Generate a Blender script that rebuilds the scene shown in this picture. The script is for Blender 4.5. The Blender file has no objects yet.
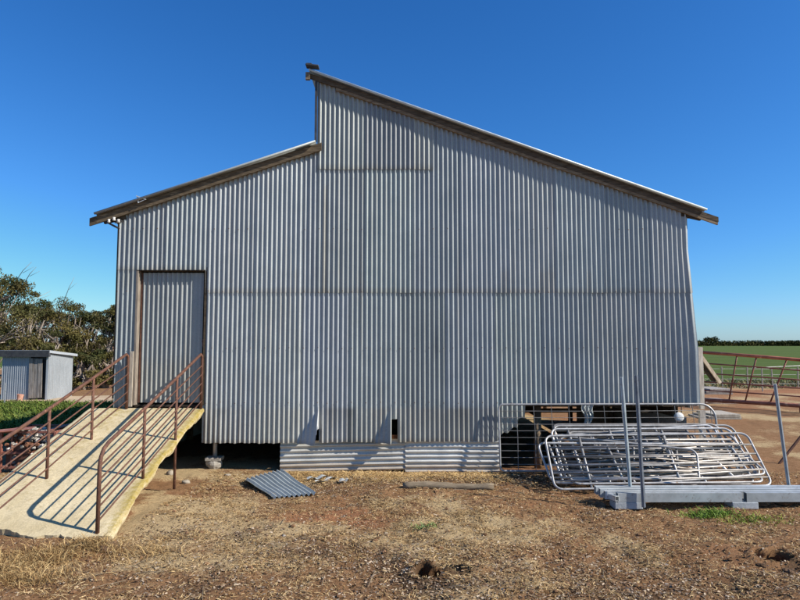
import bpy, math, random
import numpy as np
from mathutils import Vector, Matrix
random.seed(7); RS = np.random.RandomState(11)
scene = bpy.context.scene
COL = scene.collection
PI = math.pi

# ------------------------------------------------------------------ camera maths (photo pixels 800x600 -> world)
F = 600.0; TH = math.atan(43/600.0); CH = 2.0
def W(px, py, Y):
    u = (px-400)/F; v = (300-py)/F
    y = math.cos(TH)-v*math.sin(TH); z = math.sin(TH)+v*math.cos(TH)
    k = Y/y
    return Vector((u*k, Y, CH+z*k))
def G(px, py, z=0.0):
    u = (px-400)/F; v = (300-py)/F
    y = math.cos(TH)-v*math.sin(TH); zz = math.sin(TH)+v*math.cos(TH)
    k = (z-CH)/zz
    return Vector((u*k, y*k, z))
def zat(py, Y): return W(400, py, Y).z
def xat(px, Y, py=343): return W(px, py, Y).x

# ------------------------------------------------------------------ noise
TAB = RS.rand(256, 256)
def vn(x, y, s=0):
    x = np.asarray(x, float)+s*17.3+500; y = np.asarray(y, float)+s*9.1+500
    xi = np.floor(x).astype(int); yi = np.floor(y).astype(int)
    fx = x-xi; fy = y-yi
    fx = fx*fx*(3-2*fx); fy = fy*fy*(3-2*fy)
    a = TAB[xi % 256, yi % 256]; b = TAB[(xi+1) % 256, yi % 256]
    c = TAB[xi % 256, (yi+1) % 256]; d = TAB[(xi+1) % 256, (yi+1) % 256]
    return (a*(1-fx)+b*fx)*(1-fy)+(c*(1-fx)+d*fx)*fy
def fbm(x, y, s=0, o=4):
    r = 0; a = .5; f = 1
    for i in range(o):
        r = r+a*vn(x*f, y*f, s+i*3); a *= .5; f *= 2.03
    return r

# ------------------------------------------------------------------ materials
MATTE = ('soil', 'field', 'leaf', 'grass', 'straw', 'chip', 'clod', 'track', 'wood', 'timber', 'board', 'bark', 'concrete', 'stone')
def newmat(name):
    m = bpy.data.materials.new(name); m.use_nodes = True
    nt = m.node_tree; b = nt.nodes['Principled BSDF']
    if any(k in name for k in MATTE): b.inputs['Specular IOR Level'].default_value = .08
    return m, nt, b
def N(nt, t, **kw):
    n = nt.nodes.new(t)
    for k, v in kw.items(): setattr(n, k, v)
    return n
def noise(nt, vec, scale, detail=4, rough=.6, dist=0.):
    n = N(nt, 'ShaderNodeTexNoise'); n.inputs['Scale'].default_value = scale
    n.inputs['Detail'].default_value = detail; n.inputs['Roughness'].default_value = rough
    n.inputs['Distortion'].default_value = dist
    nt.links.new(vec, n.inputs['Vector']); return n.outputs['Fac']
def mapping(nt, sc, loc=(0, 0, 0)):
    tc = N(nt, 'ShaderNodeTexCoord'); mp = N(nt, 'ShaderNodeMapping')
    mp.inputs['Scale'].default_value = sc; mp.inputs['Location'].default_value = loc
    nt.links.new(tc.outputs['Object'], mp.inputs['Vector']); return mp.outputs['Vector']
def ramp(nt, fac, stops):
    r = N(nt, 'ShaderNodeValToRGB'); e = r.color_ramp.elements
    while len(e) < len(stops): e.new(.5)
    for i, (p, c) in enumerate(stops):
        e[i].position = p
        e[i].color = (c, c, c, 1) if isinstance(c, (int, float)) else (*c, 1)
    nt.links.new(fac, r.inputs['Fac']); return r.outputs['Color']
def mix(nt, fac, a, b, mode='MIX'):
    m = N(nt, 'ShaderNodeMix', data_type='RGBA', blend_type=mode)
    for s, v in ((0, fac), (6, a), (7, b)):
        if isinstance(v, (int, float)): m.inputs[s].default_value = v
        elif isinstance(v, tuple): m.inputs[s].default_value = (*v, 1)
        else: nt.links.new(v, m.inputs[s])
    return m.outputs[2]
def attr(nt, name='tint'):
    return N(nt, 'ShaderNodeAttribute', attribute_name=name).outputs['Color']
def bump(nt, b, h, strength=.3, dist=.01):
    n = N(nt, 'ShaderNodeBump'); n.inputs['Strength'].default_value = strength
    n.inputs['Distance'].default_value = dist
    nt.links.new(h, n.inputs['Height']); nt.links.new(n.outputs['Normal'], b.inputs['Normal'])
def simple(name, c1, c2, scale=8, rough=.7, metal=0., sc=(1, 1, 1), bstr=.3, bdist=.004, tint=False, spots=None, spotscale=20, spotlo=.58):
    m, nt, b = newmat(name)
    v = mapping(nt, sc)
    n1 = noise(nt, v, scale, 6, .65)
    col = mix(nt, ramp(nt, n1, [(.35, 0.), (.65, 1.)]), c1, c2)
    if spots:
        n2 = noise(nt, v, spotscale, 5, .7)
        col = mix(nt, ramp(nt, n2, [(spotlo, 0.), (spotlo+.08, 1.)]), col, spots)
    if tint: col = mix(nt, 1., col, attr(nt), 'MULTIPLY')
    nt.links.new(col, b.inputs['Base Color'])
    b.inputs['Roughness'].default_value = rough; b.inputs['Metallic'].default_value = metal
    if bstr: bump(nt, b, noise(nt, v, scale*4, 4, .7), bstr, bdist)
    return m

M = {}
def galv(name, lo, hi, stain=(.20, .15, .10), metal=.55, rough=.42, stainamt=.5, vert=True):
    m, nt, b = newmat(name)
    v = mapping(nt, (1, 1, 1)); vs = mapping(nt, (9, 9, .55) if vert else (.5, 9, 9))
    n1 = noise(nt, v, 2.2, 6, .65, .3); n2 = noise(nt, vs, 1.0, 5, .6)
    n3 = noise(nt, v, 45, 3, .7)
    col = mix(nt, ramp(nt, n1, [(.15, 0.), (.85, 1.)]), lo, hi)
    st = mix(nt, 1., ramp(nt, n2, [(.54, 0.), (.74, stainamt)]), ramp(nt, n1, [(.25, .5), (.6, 1.)]), 'MULTIPLY')
    col = mix(nt, st, col, stain)
    col = mix(nt, 1., col, ramp(nt, n3, [(.3, .86), (.7, 1.08)]), 'MULTIPLY')
    col = mix(nt, 1., col, attr(nt), 'MULTIPLY')
    nt.links.new(col, b.inputs['Base Color'])
    rr = ramp(nt, n1, [(.3, rough-.06), (.7, rough+.12)])
    nt.links.new(rr, b.inputs['Roughness'])
    b.inputs['Metallic'].default_value = metal
    bump(nt, b, n3, .12, .002)
    return m
M['galv'] = galv('galvanised_iron', (.30, .325, .315), (.42, .45, .44), metal=.10, rough=.46, stainamt=.35)
M['galvdoor'] = galv('door_iron', (.26, .275, .265), (.36, .375, .365), metal=.12, rough=.48)
M['galvh'] = galv('skirt_iron', (.50, .50, .48), (.72, .71, .68), stain=(.36, .25, .15), stainamt=.7, vert=False, metal=.25, rough=.5)
M['galvside'] = galv('small_shed_iron', (.40, .42, .43), (.56, .58, .59), stainamt=.5, metal=.3, rough=.5)
M['pipe'] = simple('galvanised_pipe', (.27, .265, .26), (.44, .43, .42), 9, .48, .45, spots=(.24, .16, .10), spotscale=13, spotlo=.62, tint=True)
M['steel'] = simple('galvanised_section', (.35, .365, .355), (.50, .515, .505), 5, .5, .25, spots=(.3, .28, .26), spotscale=18, tint=True)
M['picket'] = simple('picket_steel', (.22, .24, .26), (.34, .36, .38), 9, .5, .4, spots=(.14, .10, .08), spotscale=20, tint=True)
M['rust'] = simple('rusty_pipe', (.085, .036, .022), (.16, .07, .042), 14, .75, .1, spots=(.27, .13, .075), spotscale=30, tint=True)
M['rustred'] = simple('red_rusty_rail', (.20, .065, .04), (.33, .13, .085), 3, .7, .1, spots=(.42, .24, .16), spotscale=5, tint=True)
M['oldwood'] = simple('weathered_timber', (.10, .075, .05), (.24, .185, .125), 5, .85, 0, (1, 6, 6), .5, .004, spots=(.34, .27, .18), spotscale=4, spotlo=.6, tint=True)
M['greywood'] = simple('grey_timber', (.24, .21, .18), (.42, .38, .33), 5, .85, 0, (5, 5, 1), .5, .004, tint=True)
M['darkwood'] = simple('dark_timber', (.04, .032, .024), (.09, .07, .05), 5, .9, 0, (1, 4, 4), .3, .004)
M['log'] = simple('log_wood', (.16, .12, .08), (.32, .25, .17), 5, .9, 0, (1, 8, 8), .8, .01)
M['white'] = simple('white_paint', (.62, .62, .60), (.78, .78, .76), 20, .6)
M['palestone'] = simple('pale_stone', (.38, .35, .31), (.66, .62, .56), 9, .9, 0, (1, 1, 1), .6, .01, tint=True)
M['block'] = simple('grey_block', (.28, .30, .31), (.42, .44, .45), 9, .85, 0, (1, 1, 1), .6, .006)
M['clod'] = simple('soil_clod', (.12, .07, .04), (.24, .15, .09), 9, .95, 0, (1, 1, 1), .8, .02, tint=True)
M['black'] = simple('dark_flashing', (.03, .03, .035), (.06, .06, .06), 9, .6)
M['board'] = simple('old_door_board', (.16, .14, .12), (.34, .31, .28), 3, .9, 0, (6, 6, .8), .5, .004)
M['terracotta'] = simple('faded_red_paint', (.45, .16, .09), (.62, .42, .32), 6, .7)
M['bark'] = simple('gum_bark', (.16, .12, .09), (.40, .34, .28), 2.5, .85, 0, (1, 1, .5), .4, .01)
M['leaf'] = simple('gum_leaf', (.070, .072, .026), (.12, .105, .045), .9, .6, 0, (1, 1, 1), 0, tint=True)
M['farleaf'] = simple('far_leaf', (.04, .045, .012), (.07, .065, .02), .05, .8, 0, (1, 1, 1), 0, tint=True)
M['grass'] = simple('green_grass', (.075, .11, .022), (.13, .165, .04), .8, .7, 0, (1, 1, 1), 0, tint=True)
M['straw'] = simple('straw', (.46, .34, .18), (.60, .47, .27), 2, .75, 0, (1, 1, 1), 0, tint=True)
M['chip'] = simple('wood_chip', (.38, .31, .24), (.52, .45, .36), 4, .85, 0, (1, 1, 1), 0, tint=True)
M['weed'] = simple('weed_leaf', (.11, .19, .03), (.22, .30, .07), 3, .6, 0, (1, 1, 1), 0, tint=True)

# ramp concrete with yellow lichen (tint attribute red channel = lichen amount)
m, nt, b = newmat('old_concrete'); v = mapping(nt, (1, 1, 1))
n1 = noise(nt, v, 1.7, 6, .65); n2 = noise(nt, v, 14, 6, .75); n3 = noise(nt, v, 60, 3, .7)
c = mix(nt, ramp(nt, n1, [(.35, 0.), (.65, 1.)]), (.50, .40, .23), (.66, .55, .35))
c = mix(nt, ramp(nt, n2, [(.5, 0.), (.7, .55)]), c, (.32, .25, .14))
sep = N(nt, 'ShaderNodeSeparateColor'); nt.links.new(attr(nt), sep.inputs[0])
mm = N(nt, 'ShaderNodeMath', operation='MULTIPLY_ADD'); nt.links.new(sep.outputs[0], mm.inputs[0]); mm.inputs[1].default_value = .72
nt.links.new(n2, mm.inputs[2])
c = mix(nt, ramp(nt, mm.outputs[0], [(.62, 0.), (1., 1.)]), c, (.37, .275, .075))
c = mix(nt, 1., c, ramp(nt, n3, [(.3, .78), (.7, 1.12)]), 'MULTIPLY')
nt.links.new(c, b.inputs['Base Color']); b.inputs['Roughness'].default_value = .9
bump(nt, b, n2, .6, .012); M['concrete'] = m

# bare ground: tint attribute r = straw cover, g = red soil, b = dark litter
m, nt, b = newmat('yard_soil'); v = mapping(nt, (1, 1, 1))
n1 = noise(nt, v, .9, 7, .65, .4); n2 = noise(nt, v, 7, 7, .75); n3 = noise(nt, v, 38, 6, .8); n4 = noise(nt, v, 150, 3, .8)
sep = N(nt, 'ShaderNodeSeparateColor'); nt.links.new(attr(nt, 'cover'), sep.inputs[0])
c = mix(nt, ramp(nt, n2, [(.35, 0.), (.65, 1.)]), (.20, .105, .05), (.31, .175, .088))
def add2(a, bb, k):
    q = N(nt, 'ShaderNodeMath', operation='MULTIPLY_ADD'); nt.links.new(bb, q.inputs[0]); q.inputs[1].default_value = k
    nt.links.new(a, q.inputs[2]); return q.outputs[0]
redf = ramp(nt, add2(sep.outputs[1], n1, .8), [(.55, 0.), (.95, 1.)])
c = mix(nt, redf, c, (.32, .15, .075))
strf = ramp(nt, add2(add2(sep.outputs[0], n2, .55), n3, .75), [(.85, 0.), (1.25, 1.)])
c = mix(nt, strf, c, (.45, .325, .175))
drk = ramp(nt, add2(add2(sep.outputs[2], n2, .5), n3, .6), [(.78, 0.), (1.1, .85)])
c = mix(nt, drk, c, (.10, .062, .036))
c = mix(nt, 1., c, ramp(nt, n3, [(.3, .6), (.5, 1.), (.72, 1.3)]), 'MULTIPLY')
c = mix(nt, 1., c, ramp(nt, n4, [(.3, .75), (.7, 1.2)]), 'MULTIPLY')
nt.links.new(c, b.inputs['Base Color']); b.inputs['Roughness'].default_value = .95
bump(nt, b, add2(n3, n4, .4), .9, .02); M['soil'] = m

# green crop field
m, nt, b = newmat('crop_field'); v = mapping(nt, (1, 1, 1)); v2 = mapping(nt, (.03, .25, 1))
n1 = noise(nt, v2, 1., 5, .6); n2 = noise(nt, v, 3, 6, .8)
c = mix(nt, ramp(nt, n1, [(.35, 0.), (.65, 1.)]), (.055, .092, .015), (.092, .13, .026))
c = mix(nt, ramp(nt, n2, [(.4, 0.), (.8, .5)]), c, (.13, .13, .05))
nt.links.new(c, b.inputs['Base Color']); b.inputs['Roughness'].default_value = .9
bump(nt, b, n2, .6, .1); M['field'] = m

# ------------------------------------------------------------------ mesh builder
class MB:
    def __init__(s): s.v = []; s.f = []; s.c = []; s.mi = []; s.tint = (1, 1, 1); s.cur = 0
    def V(s, p, c=None): s.v.append(tuple(p)); s.c.append(c or s.tint); return len(s.v)-1
    def Fc(s, *i): s.f.append(i); s.mi.append(s.cur)
    def box(s, c, d, mat=None):
        c = Vector(c); hx, hy, hz = d[0]/2, d[1]/2, d[2]/2
        ids = []
        for sx, sy, sz in ((-1,-1,-1),(1,-1,-1),(1,1,-1),(-1,1,-1),(-1,-1,1),(1,-1,1),(1,1,1),(-1,1,1)):
            p = Vector((sx*hx, sy*hy, sz*hz))
            if mat: p = mat @ p
            ids.append(s.V(c+p))
        for f in ((0,3,2,1),(4,5,6,7),(0,1,5,4),(1,2,6,5),(2,3,7,6),(3,0,4,7)): s.Fc(*[ids[i] for i in f])
    def beam(s, a, b_, w, h, up=(0, 0, 1), roll=0):
        a = Vector(a); b_ = Vector(b_); d = (b_-a); L = d.length; d.normalize()
        up = Vector(up); sd = d.cross(up)
        if sd.length < 1e-4: sd = Vector((1, 0, 0))
        sd.normalize(); u = sd.cross(d)
        if roll: R = Matrix.Rotation(roll, 3, d); sd = R @ sd; u = R @ u
        mt = Matrix((d, sd, u)).transposed()
        s.box((a+b_)/2, (L, w, h), mt)
    def tube(s, pts, r, n=8, cap=True, radii=None):
        pts = [Vector(p) for p in pts]; rings = []; prev = None
        for i, p in enumerate(pts):
            t = (pts[min(i+1, len(pts)-1)]-pts[max(i-1, 0)]).normalized()
            if prev is None:
                a = Vector((0, 0, 1)) if abs(t.z) < .9 else Vector((1, 0, 0))
                x = t.cross(a).normalized()
            else:
                x = (prev - t*prev.dot(t)).normalized()
            prev = x; y = t.cross(x); rr = radii[i] if radii else r
            rings.append([s.V(p+x*math.cos(2*PI*k/n)*rr+y*math.sin(2*PI*k/n)*rr) for k in range(n)])
        for a, b_ in zip(rings, rings[1:]):
            for k in range(n): s.Fc(a[k], a[(k+1) % n], b_[(k+1) % n], b_[k])
        if cap: s.Fc(*rings[0][::-1]); s.Fc(*rings[-1])
    def blob(s, c, r, seed=0, seg=10, rg=7, rough=.3):
        c = Vector(c); rn = random.Random(seed); ph = [rn.uniform(0, 6.28) for _ in range(6)]
        def rad(th, fi): return 1+rough*(math.sin(2*th+ph[0]+fi)*.4+math.sin(3*fi+ph[1]+th)*.35+math.sin(5*th+ph[2])*math.cos(4*fi+ph[3])*.3)
        top = s.V(c+Vector((0, 0, r[2]))); rows = []
        for j in range(1, rg):
            fi = PI*j/rg; row = []
            for i in range(seg):
                th = 2*PI*i/seg; k = rad(th, fi)*rn.uniform(.93, 1.07)
                row.append(s.V(c+Vector((r[0]*k*math.sin(fi)*math.cos(th), r[1]*k*math.sin(fi)*math.sin(th), r[2]*k*math.cos(fi)))))
            rows.append(row)
        bot = s.V(c-Vector((0, 0, r[2])))
        for i in range(seg):
            s.Fc(top, rows[0][i], rows[0][(i+1) % seg]); s.Fc(bot, rows[-1][(i+1) % seg], rows[-1][i])
        for a, b_ in zip(rows, rows[1:]):
            for i in range(seg): s.Fc(a[i], b_[i], b_[(i+1) % seg], a[(i+1) % seg])
    def grid(s, rows, colf=None):
        """rows: list of lists of points (same length)"""
        ids = [[s.V(p, colf(p) if colf else None) for p in r] for r in rows]
        for a, b_ in zip(ids, ids[1:]):
            for i in range(len(a)-1): s.Fc(a[i], a[i+1], b_[i+1], b_[i])
        return ids
    def build(s, name, mats, parent=None, smooth=False, bevel=0, at=None):
        me = bpy.data.meshes.new(name)
        off = Vector(at) if at is not None else (parent_world(parent) if parent else Vector((0, 0, 0)))
        me.from_pydata([(x-off.x, y-off.y, z-off.z) for x, y, z in s.v], [], s.f)
        ca = me.color_attributes.new('tint', 'FLOAT_COLOR', 'POINT')
        ca.data.foreach_set('color', np.array([(c[0], c[1], c[2], 1) for c in s.c], dtype=np.float32).ravel())
        if not isinstance(mats, (list, tuple)): mats = [mats]
        for m_ in mats: me.materials.append(m_)
        me.polygons.foreach_set('material_index', s.mi)
        if smooth: me.polygons.foreach_set('use_smooth', [True]*len(s.f))
        me.update()
        o = bpy.data.objects.new(name, me); COL.objects.link(o)
        if parent: o.parent = parent
        if at is not None: o.location = off
        if smooth == 'auto' : pass
        if bevel:
            bv = o.modifiers.new('bevel', 'BEVEL'); bv.width = bevel; bv.segments = 2; bv.limit_method = 'ANGLE'
        return o
def parent_world(p):
    v = Vector((0, 0, 0))
    while p is not None: v += p.location; p = p.parent
    return v
def tag(o, label=None, cat=None, group=None, kind=None):
    if label: o['label'] = label
    if cat: o['category'] = cat
    if group: o['group'] = group
    if kind: o['kind'] = kind
    return o
def empty(name, loc, label, cat, group=None):
    o = bpy.data.objects.new(name, None); COL.objects.link(o); o.location = loc; o.empty_display_size = .1
    return tag(o, label, cat, group)

# ------------------------------------------------------------------ ground
def pits(x, y, rims=False):
    def pit(cx, cy, rx, ry, d, rim):
        qq = np.sqrt(((x-cx)/rx)**2+((y-cy)/ry)**2) + (vn(x*9, y*9, 4)-.5)*.6
        return -d*np.clip((1.1-qq)*3.5, 0, 1) + (rim*np.exp(-((qq-1.5)/.4)**2) if rims else 0)
    return (pit(.25, 5.34, .10, .09, .17, .03)+pit(.47, 5.42, .16, .07, .16, .045)
            + pit(3.45, 5.66, .15, .09, .17, .05)+pit(3.80, 5.40, .11, .08, .15, .05))
def hgt(x, y):
    x = np.asarray(x, float); y = np.asarray(y, float)
    near = np.clip((13-y)/3, 0, 1)*np.clip((y-1)/2, 0, 1)
    h = (fbm(x*.8, y*.8, 1)-.47)*.16*near
    h = h + (fbm(x*3.1, y*3.1, 2)-.47)*.075*near
    h = h + (fbm(x*11, y*11, 5, 3)-.44)*.034*near
    h = h*np.where((y > 9.1), .45, 1)
    # burrow, centre foreground
    h = h + pits(x, y, True)
    h = h + .10*np.exp(-((x-3.2)**2/.25+(y-5.95)**2/.10))
    # scour below the ramp foot
    h = h + (.035-.5*h)*np.exp(-((x+3.9)**2/1.4)**2-((y-6.18)/.34)**4)
    h = h - .03*np.exp(-((x+3.9)**2/1.1+(y-5.75)**2/.03))
    return h
def axis(a0, a1, st, lo, hi, g=1.12):
    mid = list(np.arange(a0, a1, st)); r = []; d = st; p = mid[-1]
    while p < hi: d *= g; p += d; r.append(p)
    l = []; d = st; p = a0
    while p > lo: d *= g; p -= d; l.append(p)
    return np.array(l[::-1]+mid+r)
xs = axis(-5.6, 5.6, .032, -1600, 1600, 1.15); ys = axis(4.2, 9.6, .032, -60, 2500, 1.13)
X, Y_ = np.meshgrid(xs, ys); H = hgt(X, Y_)
def bulk(name, co, faces_per, mat, cover=None, tint=None, smooth=False):
    """fast mesh: co (n,3), faces array (m,k)"""
    me = bpy.data.meshes.new(name); k = faces_per.shape[1]; m_ = faces_per.shape[0]
    me.vertices.add(len(co)); me.vertices.foreach_set('co', co.astype(np.float32).ravel())
    me.loops.add(m_*k); me.loops.foreach_set('vertex_index', faces_per.astype(np.int32).ravel())
    me.polygons.add(m_); me.polygons.foreach_set('loop_start', np.arange(0, m_*k, k, dtype=np.int32))
    try: me.polygons.foreach_set('loop_total', np.full(m_, k, dtype=np.int32))
    except Exception: pass
    if smooth: me.polygons.foreach_set('use_smooth', [True]*m_)
    for nm, c in (('cover', cover), ('tint', tint)):
        if c is not None:
            ca = me.color_attributes.new(nm, 'FLOAT_COLOR', 'POINT')
            cc = np.ones((len(co), 4), np.float32); cc[:, :3] = c; ca.data.foreach_set('color', cc.ravel())
    me.materials.append(mat); me.update(calc_edges=True); me.validate()
    o = bpy.data.objects.new(name, me); COL.objects.link(o); return o
def cover_at(x, y):
    """how much straw, red earth and dark litter lies at a point of the yard"""
    n = fbm(x*.7, y*.7, 9); n2 = fbm(x*1.9, y*1.9, 12)
    g = lambda cx, cy, sx, sy: np.exp(-((x-cx)/sx)**2-((y-cy)/sy)**2)
    st = .10+(n-.47)*1.1+(n2-.47)*.8
    st = st+.75*g(-.2, 9.2, 2.6, .35)+.5*g(-3.4, 5.5, 1.1, .5)+.45*g(-1.9, 6.7, .9, .5)+.35*g(.6, 6.6, 1.4, .5)
    rd = (fbm(x*.9, y*.9, 15)-.47)*1.2
    rd = rd+.65*g(-2.6, 7.4, .55, .8)+.55*g(-.9, 7.0, .9, .5)+.5*g(.2, 5.7, .5, .35)+.4*g(-1.5, 8.9, .7, .3)
    rd = rd+.4*g(3.0, 5.9, .5, .5)
    dk = (fbm(x*1.4, y*1.4, 19)-.50)*1.3+.15*g(1., 5.2, 2.5, .8)
    dk = dk+.8*g(1.9, 9.1, 1., .35)+.5*g(3.7, 5.5, .5, .4)
    far = np.clip((y-16)/8, 0, 1)
    rd = rd*(1-far)+.5*far*(x > 0); dk = dk*(1-far)
    return np.stack([np.clip(st, 0, 1), np.clip(rd, 0, 1), np.clip(dk, 0, 1)], -1)
nx, ny = len(xs), len(ys)
idx = np.arange(nx*ny).reshape(ny, nx)
fc = np.stack([idx[:-1, :-1], idx[:-1, 1:], idx[1:, 1:], idx[1:, :-1]], -1).reshape(-1, 4)
co = np.stack([X, Y_-pits(X, Y_)*1.1, H], -1).reshape(-1, 3)   # burrows run back under their far rim
gr = bulk('ground', co, fc, M['soil'], cover=cover_at(X, Y_).reshape(-1, 3), smooth=True)
tag(gr, kind='structure')
def h1(x, y): return float(hgt(x, y))

def sheet(name, mat, xs_, front, back, z, kind='structure'):
    mb = MB(); rows = []
    for k in range(9):
        rows.append([(x, front(x)+(back(x)-front(x))*(k/8)**2, z) for x in xs_])
    mb.grid(rows); o = mb.build(name, mat); tag(o, kind=kind); return o
rag = lambda x, f, a, s: a*(float(fbm(x*f, 0., s))-.47)*2
sheet('field', M['field'], [-60+i*1.0 for i in range(121)]+[70+i*20 for i in range(30)],
      lambda x: (30 if x > 2 else 47)+rag(x, .4, 1.2, 3), lambda x: 700, .012)
sheet('paddock', M['field'], [-45+i*.5 for i in range(80)], lambda x: 12.0+rag(x, .6, .8, 5), lambda x: 20.4+rag(x, .6, .5, 8), .008)
path_mb = MB(); M['track'] = simple('sandy_track', (.36, .26, .16), (.50, .38, .25), .8, .95, 0, (1, 1, 1), .4, .02)
sheet('path', M['track'], [-45+i*.5 for i in range(82)], lambda x: 20.45+rag(x, .6, .5, 8), lambda x: 23.0+rag(x, .5, .9, 18), .010)

# scattered blades and chips
def scatter(name, mat, x, y, length, width, tilt, label, tints, curl=.0, z0=None, seed=3, cat='ground litter'):
    R = np.random.RandomState(seed); n = len(x)
    az = R.rand(n)*2*PI; L = length[0]+(length[1]-length[0])*R.rand(n)**1.5; w = width*(.6+.8*R.rand(n))
    tl = tilt[0]+(tilt[1]-tilt[0])*R.rand(n)
    z = (hgt(x, y) if z0 is None else z0)+.002+.006*R.rand(n)
    d = np.stack([np.cos(az)*np.cos(tl), np.sin(az)*np.cos(tl), np.sin(tl)], -1)
    sd = np.stack([-np.sin(az), np.cos(az), R.randn(n)*.5], -1); sd /= np.linalg.norm(sd, axis=1)[:, None]
    p = np.stack([x, y, z], -1)
    mid = p+d*(L*.5)[:, None]; az2 = az+R.randn(n)*curl
    d2 = np.stack([np.cos(az2)*np.cos(tl*.5), np.sin(az2)*np.cos(tl*.5), np.sin(tl*.45)], -1)
    end = mid+d2*(L*.5)[:, None]; ww = sd*w[:, None]*.5
    co = np.stack([p-ww, p+ww, mid-ww, mid+ww, end-ww*.5, end+ww*.5], 1).reshape(-1, 3)
    b0 = np.arange(n)[:, None]*6
    f = np.concatenate([b0+np.array([0, 1, 3, 2]), b0+np.array([2, 3, 5, 4])], 0)
    T = np.array(tints)[R.randint(0, len(tints), n)]*(.75+.5*R.rand(n))[:, None]
    o = bulk(name, co, f, mat, tint=np.repeat(T, 6, 0)); tag(o, label, None, None, 'stuff'); return o
def pick(n, x0, x1, y0, y1, dens, seed):
    R = np.random.RandomState(seed); ox = []; oy = []; tot = 0
    while tot < n:
        x = x0+(x1-x0)*R.rand(n); y = y0+(y1-y0)*R.rand(n)
        k = R.rand(n) < dens(x, y); ox.append(x[k]); oy.append(y[k]); tot += k.sum()
    return np.concatenate(ox)[:n], np.concatenate(oy)[:n]
clear = lambda x, y: (1-((x > -4.95) & (x < -2.9) & (y > 6.25))*1.0)*(pits(x, y) > -.01)
mat_ = lambda x, y: np.clip((fbm(x*3.2, y*4.5, 51)-.40)*5, 0, 1)*np.clip((fbm(x*11, y*14, 55, 3)-.30)*4, .15, 1)
x, y = pick(120000, -6.5, 6.5, 4.2, 9.45, lambda x, y: np.clip(.07+(.25+cover_at(x, y)[..., 0]*1.3)*mat_(x, y), 0, 1)*clear(x, y), 1)
scatter('straw_litter', M['straw'], x, y, (.014, .065), .0040, (0, .55), 'thin yellow straw strewn over the bare yard',
        [(1, .95, .88), (.8, .7, .56), (.55, .42, .32), (1.1, 1.02, .93), (.33, .22, .15)], .5)
x, y = pick(48000, -6.5, 6.5, 4.2, 9.4, lambda x, y: np.clip(.16+cover_at(x, y)[..., 2]*1.3+.5*np.exp(-((x-.9)/1.8)**2-((y-5.2)/.8)**2), 0, 1)*clear(x, y), 2)
scatter('bark_chips', M['chip'], x, y, (.006, .034), .013, (-.1, .45), 'grey and brown bark chips strewn over the foreground',
        [(.85, .8, .74), (.5, .40, .32), (.3, .22, .17), (.18, .12, .09), (.95, .86, .76), (.6, .43, .31), (.26, .19, .13)], .3)
# dry straw mat against the skirting and the weedy straw at the ramp foot
def gden(cx, cy, sx, sy): return lambda x, y: np.exp(-((x-cx)/sx)**2-((y-cy)/sy)**2)
x, y = pick(9000, -1.8, 1.6, 8.7, 9.42, lambda x, y: .25+.75*np.clip((y-8.9)*2.5, 0, 1), 4)
scatter('straw_mat', M['straw'], x, y, (.03, .10), .005, (0, .7), 'thick pale straw lying along the foot of the shed skirting', [(1.2, 1.12, .95), (.95, .82, .62), (.7, .55, .4)], .6)
def den_foot(x, y):
    return np.clip(np.exp(-((x+3.38)/.20)**2-((y-5.78)/.13)**2)+np.exp(-((x+3.05)/.16)**2-((y-6.06)/.09)**2)+np.exp(-((x+3.55)/.5)**2-((y-5.35)/.16)**2)*.45+np.exp(-((x+2.6)/.5)**2-((y-5.9)/.16)**2)*.12+np.exp(-((x+4.0)/.18)**2-((y-5.75)/.12)**2)*.8, 0, 1)
x, y = pick(13000, -5.2, -2.0, 4.9, 6.5, den_foot, 6)
scatter('dry_grass', M['straw'], x, y, (.03, .15), .0034, (.1, 1.3), 'dead straw coloured grass clumps at the foot of the ramp', [(1.05, .98, .84), (.85, .74, .58), (.55, .43, .33), (.3, .21, .15)], .7)
# green grass of the paddock and weeds
x, y = pick(60000, -22, -5.2, 12.2, 20.3, lambda x, y: np.clip(fbm(x*.7, y*.7, 31)*1.6-.25, .1, 1), 8)
scatter('paddock_grass', M['grass'], x, y, (.07, .17), .02, (.5, 1.45), 'short green grass growing across the left paddock', [(1, 1, 1), (.75, .8, .7), (1.5, 1.25, 1.2), (1.1, 1.2, .9)], .4, z0=0.008)
def clump(name, cx, cy, sx, sy, n, L, label, mat, tints, seed):
    R = np.random.RandomState(seed)
    x = cx+R.randn(n)*sx; y = cy+R.randn(n)*sy
    o = scatter(name, mat, x, y, L, .007, (.35, 1.4), label, tints, .5, seed=seed); return o
q = G(712, 515); clump('green_weeds', q.x, q.y+.05, .15, .07, 850, (.025, .09), 'bright green weed patch below the galvanised beams', M['weed'], [(1, 1, 1), (1.3, 1.2, 1), (.8, .9, .6)], 21)
q = G(752, 520); clump('sparse_weeds', q.x, q.y, .22, .10, 450, (.03, .07), 'thin yellow green weeds right of the bright patch', M['weed'], [(1.3, 1.1, 1), (1.5, 1.1, .9)], 22)
q = G(424, 527); clump('small_weeds', q.x, q.y, .07, .05, 170, (.03, .07), 'small grey green weed in the middle foreground', M['weed'], [(1.2, 1.1, 2.2), (.9, .9, 1.2)], 23)

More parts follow.
